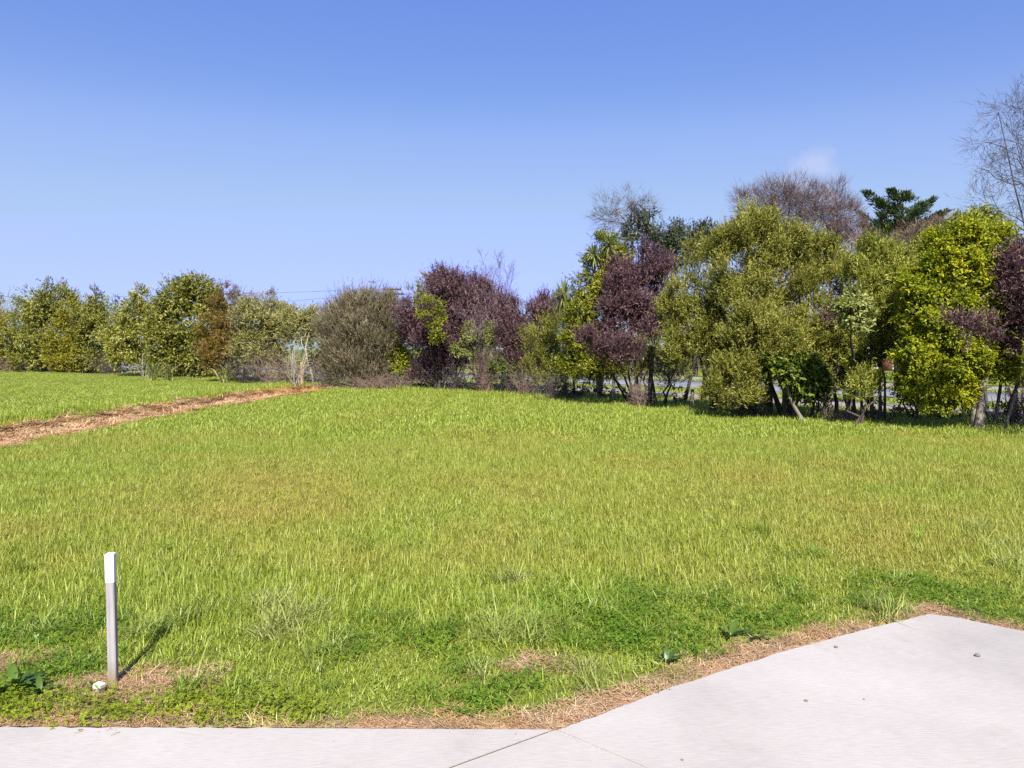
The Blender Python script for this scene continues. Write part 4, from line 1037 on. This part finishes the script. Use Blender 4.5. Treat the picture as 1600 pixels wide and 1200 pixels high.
pg.rotation_euler = (math.radians(-4), math.radians(6), math.radians(-14))
bevelbox('stub', 0.0185, -0.1, 0.052, M['newtimber'], pg, 0.002)
bevelbox('painted_top', 0.0200, 0.034, 0.056, M['paint'], pg, 0.003)

def dock(label, px, n, L0, seed):
    rng = np.random.default_rng(seed)
    b = gpt(*px); b[2] = float(height(b[0], b[1]))
    root = tag(link('dock_weed', None, loc=b), label, 'weed', 'broad-leaved weeds at the driveway edge')
    for q in range(n):
        L = L0 * (0.65 + 0.6 * rng.random()); n_ = 7
        t = np.linspace(0, 1, n_)
        lean = 0.35 + 0.75 * rng.random()
        a = lean + 0.9 * t
        st = L / (n_ - 1)
        x = np.concatenate([[0], np.cumsum(np.sin(a[:-1]) * st)]); z = np.concatenate([[0], np.cumsum(np.cos(a[:-1]) * st)])
        w = L * 0.26 * np.array([0.10, 0.35, 0.85, 1.0, 0.9, 0.55, 0.03])
        wav = np.sin(t * 14 + rng.random() * 6) * L * 0.03
        V = np.concatenate([np.stack([x, -w / 2, z + wav + w * 0.12], 1), np.stack([x, w * 0, z], 1), np.stack([x, w / 2, z - wav + w * 0.12], 1)])
        k = np.arange(n_ - 1)
        F = np.concatenate([np.stack([k, k + n_, k + n_ + 1, k + 1], 1), np.stack([k + n_, k + 2 * n_, k + 2 * n_ + 1, k + n_ + 1], 1)])
        me = mesh_np('leaf', V, F, {'rnd': np.full(len(V), np.clip(0.35 + rng.normal() * 0.2, 0, 1))}, True)
        o = link('leaf', me, M['docks'], root)
        o.rotation_euler = (0, 0, q * 2.4 + rng.normal() * 0.4)
M['docks'] = leaf_mat('dock_leaf', (0.035, 0.075, 0.010), (0.075, 0.135, 0.018), (0.17, 0.24, 0.045), 0.25, 0.4, 0.4, gain=1.0)
dock('leafy dark green dock weed at the left edge', (22, 1072), 16, 0.15, 1)
dock('small dock weed clump just right of the left edge weed', (62, 1078), 9, 0.10, 2)
dock('dock weed with upright broad leaves near the driveway bend', (1140, 990), 9, 0.12, 3)
dock('dock weed with one raised pale leaf right of its neighbour', (1182, 993), 7, 0.10, 4)
dock('drooping dark dock weed above the straw strip', (1042, 1030), 7, 0.10, 5)
dock('small broad-leaved weed in the clover mid foreground', (700, 1000), 6, 0.07, 6)

def pebble(label, px, r, seed):
    import bmesh
    rng = np.random.default_rng(seed)
    bm = bmesh.new(); bmesh.ops.create_icosphere(bm, subdivisions=2, radius=1)
    k = rng.normal(size=(4, 3))
    for v in bm.verts:
        s = 1 + 0.12 * sum(math.sin(float(np.dot(kk, v.co)) * 2) for kk in k)
        v.co = Vector((v.co.x * r * s * 1.2, v.co.y * r * s, v.co.z * r * s * 0.62))
    me = bpy.data.meshes.new('pebble'); bm.to_mesh(me); bm.free()
    g = gpt(*px)
    tag(link('pebble', me, M['pebble'], None, (g[0], g[1], r * 0.5)), label, 'pebble', 'pebbles on the driveway')
pebble('largest brown pebble near the driveway corner', (1528, 1026), 0.0125, 1)
pebble('small grey pebble in the middle of the right slab', (1260, 1096), 0.008, 2)
pebble('flat grey pebble close to the straw edge', (1307, 1012), 0.009, 3)
pebble('tiny dark pebble low on the right slab', (1350, 1093), 0.004, 4)
pebble('tiny grit stone at the bottom middle', (1066, 1188), 0.005, 5)

# ------------------------------------------------------------------ grass
def blade_mesh(name, n, rad, hmin, hmax, width, lean, curl, rng, flat=False, tone=(0.42, 0.26)):
    ang = rng.random(n) * 2 * math.pi
    rr = rad * np.sqrt(rng.random(n))
    base = np.stack([np.cos(ang) * rr, np.sin(ang) * rr, (0.003 + 0.10 * hmax * rng.random(n)) if flat else np.full(n, -0.012)], 1)
    az = rng.random(n) * 2 * math.pi
    dx = np.stack([np.cos(az), np.sin(az), np.zeros(n)], 1)
    sx = np.stack([-np.sin(az), np.cos(az), np.zeros(n)], 1)
    h = hmin + (hmax - hmin) * rng.random(n) ** 1.4
    if not flat: h = h * np.where(rng.random(n) < 0.07, 1.55, 1.0)
    le = np.abs(rng.normal(size=n)) * lean + (1.25 if flat else 0)
    if flat: le = np.clip(le + 0.15 + rng.normal(size=n) * 0.16, 0.7, 1.6)
    cu = curl * (0.3 + rng.random(n))
    seg = [0, 0.4, 0.75, 1.0]; wf = [0.8, 1.0, 0.65, 0.06]
    pts, p, prev = [], base.copy(), 0
    for s in seg:
        a = np.minimum(le + cu * s * s, 1.75 if not flat else 1.6)
        p = p + (dx * np.sin(a)[:, None] + np.array([0, 0, 1.0]) * np.cos(a)[:, None]) * (h * (s - prev))[:, None]
        prev = s; pts.append(p.copy())
    w = width * (0.6 + 0.8 * rng.random(n))
    V = np.stack([pts[k] + sg * sx * (w * wf[k] * 0.5)[:, None] for k in range(4) for sg in (-1, 1)], 1).reshape(-1, 3)
    k = np.arange(n) * 8
    F = np.concatenate([np.stack([k + 2 * q, k + 2 * q + 1, k + 2 * q + 3, k + 2 * q + 2], 1) for q in range(3)])
    R = np.repeat(np.clip(tone[0] + rng.normal(size=n) * tone[1], 0, 1), 8)
    return mesh_np(name, V, F, {'rnd': R})
def clover_mesh(name, n, rad, size, rng):
    PV, R = [], []
    ang = rng.random(n) * 2 * math.pi; rr = rad * np.sqrt(rng.random(n))
    for q in range(n):
        c = np.array([math.cos(ang[q]) * rr[q], math.sin(ang[q]) * rr[q], 0.012 + 0.035 * rng.random()])
        tilt = rng.normal(size=2) * 0.35
        a0 = rng.random() * 6.28; s = size * (0.6 + 0.7 * rng.random()); tn = np.clip(0.45 + rng.normal() * 0.2, 0, 1)
        for m in range(3):
            a = a0 + m * 2.094
            u = np.array([math.cos(a), math.sin(a), 0]); v = np.array([-math.sin(a), math.cos(a), 0])
            for p in (c, c + u * s * 0.55 + v * s * 0.45, c + u * s, c + u * s * 0.55 - v * s * 0.45):
                dd = p - c
                PV.append(p + np.array([0, 0, dd[0] * tilt[0] + dd[1] * tilt[1]])); R.append(tn)
    V = np.array(PV)
    return mesh_np(name, V, np.arange(len(V)).reshape(-1, 4), {'rnd': np.array(R)})

def scatter(name, label, cat, pts, rot, scl, dry, idx, protos, mat):
    col = bpy.data.collections.new(name + '_clumps')
    for q, me in enumerate(protos):
        me.materials.append(mat)
        col.objects.link(bpy.data.objects.new('%s_clump_%02d' % (name, q), me))
    me = bpy.data.meshes.new(name)
    me.vertices.add(len(pts)); me.vertices.foreach_set('co', np.ascontiguousarray(pts, dtype=np.float32).ravel())
    for nm, typ, key, val in (('rot', 'FLOAT_VECTOR', 'vector', rot), ('scl', 'FLOAT_VECTOR', 'vector', scl), ('dry', 'FLOAT', 'value', dry)):
        a = me.attributes.new(nm, typ, 'POINT'); a.data.foreach_set(key, np.ascontiguousarray(val, dtype=np.float32).ravel())
    a = me.attributes.new('idx', 'INT', 'POINT'); a.data.foreach_set('value', np.ascontiguousarray(idx, dtype=np.int32))
    me.update()
    o = link(name, me, mat)
    ng = bpy.data.node_groups.new(name + '_scatter', 'GeometryNodeTree')
    ng.interface.new_socket('Geometry', in_out='INPUT', socket_type='NodeSocketGeometry')
    ng.interface.new_socket('Geometry', in_out='OUTPUT', socket_type='NodeSocketGeometry')
    N, L = ng.nodes, ng.links
    gi, go = N.new('NodeGroupInput'), N.new('NodeGroupOutput')
    ci = N.new('GeometryNodeCollectionInfo'); ci.inputs['Collection'].default_value = col
    ci.inputs['Separate Children'].default_value = True; ci.inputs['Reset Children'].default_value = True
    ip = N.new('GeometryNodeInstanceOnPoints'); ip.inputs['Pick Instance'].default_value = True
    def named(n, t):
        x = N.new('GeometryNodeInputNamedAttribute'); x.data_type = t; x.inputs['Name'].default_value = n
        return [s for s in x.outputs if s.enabled and s.name == 'Attribute'][0]
    L.new(gi.outputs[0], ip.inputs['Points']); L.new(ci.outputs[0], ip.inputs['Instance'])
    L.new(named('idx', 'INT'), ip.inputs['Instance Index'])
    L.new(named('rot', 'FLOAT_VECTOR'), ip.inputs['Rotation'])
    L.new(named('scl', 'FLOAT_VECTOR'), ip.inputs['Scale'])
    L.new(ip.outputs[0], go.inputs[0])
    md = o.modifiers.new('scatter', 'NODES'); md.node_group = ng
    return tag(o, label, cat, kind='stuff')

def candidates(y0, y1, dens, rng, xl=None, margin=2.5):
    xa, xb = (-0.72 * y1 - margin, 0.72 * y1 + margin)
    st = 1 / math.sqrt(dens)
    x, y = np.meshgrid(np.arange(xa, xb, st), np.arange(y0, y1, st))
    x, y = x.ravel(), y.ravel()
    x, y = x + (rng.random(len(x)) - 0.5) * st * 1.25, y + (rng.random(len(x)) - 0.5) * st * 1.25
    k = np.abs(x) < 0.715 * y + margin
    return x[k], y[k]
def xform(x, y, rng, s, sz, tilt=0.10, idxn=6):
    n = len(x)
    pts = np.stack([x, y, height(x, y)], 1)
    rot = np.stack([rng.normal(size=n) * tilt, rng.normal(size=n) * tilt, rng.random(n) * 6.283], 1)
    scl = np.stack([s, s, sz], 1)
    return pts, rot, scl, rng.integers(0, idxn, n)

def field_dry(x, y):
    n1 = fbm(x, y, 3.2, 51); n2 = fbm(x, y, 0.9, 61)
    v = 0.16 + (n1 - 0.5) * 1.3 + (n2 - 0.5) * 0.9
    for px, py, rx, ry, a in ((300, 800, 1.9, 2.1, .50), (820, 735, 3.0, 2.6, .40), (480, 770, 2.2, 1.6, .25), (1120, 745, 3.0, 2.0, .28), (1450, 730, 3.0, 1.6, .15), (60, 600, 5, 5, .2), (950, 850, 2, 1, .1), (560, 880, 1.0, .6, .2)):
        g = gpt(px, py)
        v = v + 0.75 * a * np.exp(-((x - g[0]) / rx) ** 2 - ((y - g[1]) / ry) ** 2)
    v = v - 0.32 * sstep(12.5, 16.5, y) - 0.30 * (1 - sstep(4.0, 5.6, y))
    return np.clip(v, 0, 0.95)

rng = np.random.default_rng(99)
lawn_protos = [blade_mesh('lawn%d' % q, 120, 0.15, 0.035, 0.118, 0.0042, 0.33, 0.8, rng) for q in range(6)]
far_protos = [blade_mesh('farlawn%d' % q, 130, 0.30, 0.04, 0.125, 0.011, 0.33, 0.7, rng) for q in range(5)]
A = []
for y0, y1, dn in ((2.6, 4.2, 66), (4.2, 6.5, 66), (6.5, 9.5, 54), (9.5, 13.5, 44)):
    A.append(np.stack(candidates(y0, y1, dn, rng)))
x, y = np.concatenate(A, 1)
e = dist_line(x, y, EDGE)
dm = dead_mask(x, y)
hs_ = hedge_side(x, y)
keep = ~in_poly(x, y, POLY) & (e > 0.06) & (rng.random(len(x)) > dm * 0.97) & (hs_ < 0.1)
near_short = 0.30 + 0.70 * sstep(0.35, 1.9, e + (fbm(x, y, 0.8, 71) - 0.5) * 0.9)
sparse = rng.random(len(x)) < 0.45 + 0.55 * sstep(0.15, 0.9, e)
keep &= sparse
x, y, near_short = x[keep], y[keep], near_short[keep]
hn = 0.42 + 1.1 * fbm(x, y, 1.0, 81)
p_, r_, s_, i_ = xform(x, y, rng, 0.85 + 0.3 * rng.random(len(x)), near_short * hn * (0.85 + 0.3 * rng.random(len(x))))
dry_ = field_dry(x, y) + rng.normal(size=len(x)) * 0.08
s_[:, 2] *= 1 - 0.38 * sstep(0.3, 0.8, dry_)
scatter('lawn_grass', 'lush uneven green lawn grass of the near field', 'grass', p_, r_, s_, np.clip(dry_, 0, 1), i_, lawn_protos, M['grass'])

A = []
for y0, y1, dn in ((13.5, 20, 24), (20, 34, 15), (34, 62, 7)):
    A.append(np.stack(candidates(y0, y1, dn, rng, margin=3.5)))
x, y = np.concatenate(A, 1)
hs_ = hedge_side(x, y)
dm = dead_mask(x, y)
keep = (rng.random(len(x)) > dm * 0.98) & (hs_ < 0.15) & ((ditch(x, y) > -1.7) | (rng.random(len(x)) < 0.6))
x, y, hs_ = x[keep], y[keep], hs_[keep]
sz = (0.65 + 0.7 * fbm(x, y, 1.3, 82)) * (1 + 0.55 * sstep(-1.6, -0.1, hs_) * (x > -9))
dd = ditch(x, y)
lip = np.exp(-((dd + 1.5) / 0.35) ** 2) * (y < 31)
sz = sz * (1 + 0.9 * lip) * (1 - 0.45 * np.exp(-((dd - 1.1) / 0.7) ** 2))
left = (dd < -1.0)
sz = np.where(left & (lip < 0.3), sz * 0.5, sz)
p_, r_, s_, i_ = xform(x, y, rng, 0.85 + 0.3 * rng.random(len(x)), sz, idxn=5)
dry_ = np.clip(field_dry(x, y) + rng.normal(size=len(x)) * 0.07 - 0.4 * lip - 0.10 * (left & (lip < 0.3)), 0, 0.9)
scatter('meadow_grass', 'even green grass of the far field up to the hedge', 'grass', p_, r_, s_, dry_, i_, far_protos, M['grass'])

# verge grass behind the hedge
x, y = [np.concatenate(q) for q in zip(candidates(10, 24, 7, rng, margin=4), candidates(24, 50, 4.5, rng, margin=4), candidates(50, 90, 1.6, rng, margin=4))]
hs_ = hedge_side(x, y) * 1.0
keep = (hs_ > 0.3) & (hs_ < 32) & ~((hs_ > 3.4) & (hs_ < 5.3)) & ~((hs_ > 8.0) & (hs_ < 13.8)) & ~((hs_ > 16.2) & (hs_ < 18.5)) & (x > -25)
x, y = x[keep], y[keep]
p_, r_, s_, i_ = xform(x, y, rng, 1.1 + 0.5 * rng.random(len(x)), 0.6 + 0.7 * fbm(x, y, 1.5, 83), idxn=5)
far2 = [m.copy() for m in far_protos]
for m in far2: m.materials.clear()
scatter('verge_grass', 'roadside verge grass in the shade behind the hedge', 'grass', p_, r_, s_, np.clip(field_dry(x, y) * 0.6, 0, 1), i_, far2, M['grass'])

# short fine sward filling the near lawn
sp_ = [blade_mesh('sward%d' % q, 130, 0.13, 0.015, 0.055, 0.0036, 0.55, 0.9, rng) for q in range(5)]
x, y = [np.concatenate(q) for q in zip(candidates(2.6, 4.6, 80, rng), candidates(4.6, 7.5, 40, rng))]
e = dist_line(x, y, EDGE)
k = ~in_poly(x, y, POLY) & (e > 0.05) & (rng.random(len(x)) > dead_mask(x, y) * 0.93) & (rng.random(len(x)) < 0.5 + 0.5 * sstep(0.1, 0.4, e))
x, y = x[k], y[k]
p_, r_, s_, i_ = xform(x, y, rng, 0.85 + 0.3 * rng.random(len(x)), 0.8 + 0.5 * rng.random(len(x)), idxn=5)
scatter('short_sward', 'short fine grass between the taller lawn blades in the foreground', 'grass', p_, r_, s_, np.clip(field_dry(x, y) + rng.normal(size=len(x)) * 0.1, 0, 1), i_, sp_, M['grass'])

# coarse pale tufts in the foreground
tp = [blade_mesh('tuft%d' % q, 60, 0.07, 0.10, 0.24, 0.0055, 0.42, 1.5, rng) for q in range(5)]
x, y = candidates(2.7, 6.5, 5.5, rng)
nn = fbm(x, y, 0.9, 91)
k = (rng.random(len(x)) < sstep(0.45, 0.62, nn) * 0.7) & ~in_poly(x, y, POLY) & (dist_line(x, y, EDGE) > 0.25) & (dead_mask(x, y) < 0.4)
x, y = x[k], y[k]
named_t = [(430, 985, 9), (470, 960, 7), (420, 950, 5), (820, 985, 9), (850, 970, 7), (790, 995, 5), (1080, 940, 6), (800, 910, 6), (1560, 850, 5), (1580, 880, 5), (1530, 830, 4), (770, 1085, 2), (340, 1085, 3), (240, 980, 6), (300, 960, 6), (620, 960, 4), (960, 950, 6), (1380, 950, 4), (70, 985, 4), (880, 1040, 3), (540, 1020, 3)]
ex, ey, ed = [], [], []
for px, py, n in named_t:
    g = gpt(px, py)
    ex += list(g[0] + rng.normal(size=n) * 0.09); ey += list(g[1] + rng.normal(size=n) * 0.09); ed += [rng.choice([0.15, 0.45, 0.75]) if px not in (430, 470, 420, 800, 1560, 1580) else 0.8] * n
dry_ = np.concatenate([np.clip(rng.normal(size=len(x)) * 0.2 + 0.15, 0, 1), ed])
x, y = np.concatenate([x, ex]), np.concatenate([y, ey])
sc2 = 0.6 + 0.5 * rng.random(len(x))
p_, r_, s_, i_ = xform(x, y, rng, sc2, sc2 * 0.9, 0.22, 5)
scatter('grass_tufts', 'coarse arching pale tufts standing out of the foreground lawn', 'grass', p_, r_, s_, dry_, i_, tp, M['tuft'])

# clover mats
cp = [clover_mesh('clover%d' % q, 90, 0.11, 0.0095, rng) for q in range(5)]
x, y = candidates(2.6, 5.2, 120, rng)
e = dist_line(x, y, EDGE)
nn = fbm(x, y, 0.7, 95)
want = np.maximum(0.85 * sstep(0.44, 0.58, nn) * (1 - sstep(0.8, 1.7, e + (x > 1.0) * 0.45)) * np.where(x > 1.0, 0.5, 1), (x < -0.9) * (1 - sstep(0.22, 0.40, e)) * 0.9)
k = (rng.random(len(x)) < want) & ~in_poly(x, y, POLY) & (e > 0.10) & (rng.random(len(x)) > dead_mask(x, y) * np.where((x < -0.9) & (e < 0.4), 0.75, 0.99))
x, y = x[k], y[k]
p_, r_, s_, i_ = xform(x, y, rng, 0.8 + 0.5 * rng.random(len(x)), 0.8 + 0.6 * rng.random(len(x)), 0.08, 5)
yl = np.clip((x < -0.9) * (1 - sstep(0.2, 0.5, dist_line(x, y, EDGE))) * 0.8 + rng.normal(size=len(x)) * 0.12, 0, 1)
scatter('clover', 'low mats of clover creeping along the driveway edge', 'clover', p_, r_, s_, yl, i_, cp, M['clover'])

# dead straw
spn = [blade_mesh('straw%d' % q, 130, 0.10, 0.02, 0.075, 0.0027, 0.12, 0.2, rng, flat=True, tone=(0.5, 0.28)) for q in range(5)]
x, y = candidates(2.6, 6.0, 230, rng)
dm = dead_mask(x, y)
k = (rng.random(len(x)) < dm * 0.8) & ~in_poly(x, y, POLY) & (dist_line(x, y, EDGE) > 0.05)
x, y = x[k], y[k]
p_, r_, s_, i_ = xform(x, y, rng, 0.7 + 0.5 * rng.random(len(x)), 0.7 + 0.6 * rng.random(len(x)), 0.1, 5)
scatter('dead_straw', 'dead tan straw along the driveway edge and round the post', 'dead grass', p_, r_, s_, np.clip(rng.random(len(x)) * 0.5, 0, 1), i_, spn, M['straw'])
sfar = [blade_mesh('drain_straw%d' % q, 100, 0.24, 0.06, 0.26, 0.012, 0.3, 0.3, rng, flat=True, tone=(0.5, 0.25)) for q in range(5)]
x = -12 + 6.5 * rng.random(17000); y = 6 + 28 * rng.random(17000)
x2, y2 = candidates(8, 20, 4, rng)
x, y = np.concatenate([x, x2]), np.concatenate([y, y2])
dm = dead_mask(x, y)
k = (rng.random(len(x)) < dm * 0.75) & ~in_poly(x, y, POLY)
x, y = x[k], y[k]
p_, r_, s_, i_ = xform(x, y, rng, 0.7 + 0.5 * rng.random(len(x)), (0.7 + 0.6 * rng.random(len(x))), 0.15, 5)
scatter('drain_straw', 'dead tan grass lining the shallow drain across the left field', 'dead grass', p_, r_, s_, np.clip(0.36 + 0.4 * sstep(25, 29, y) + rng.normal(size=len(x)) * 0.15, 0, 1), i_, sfar, M['straw'])
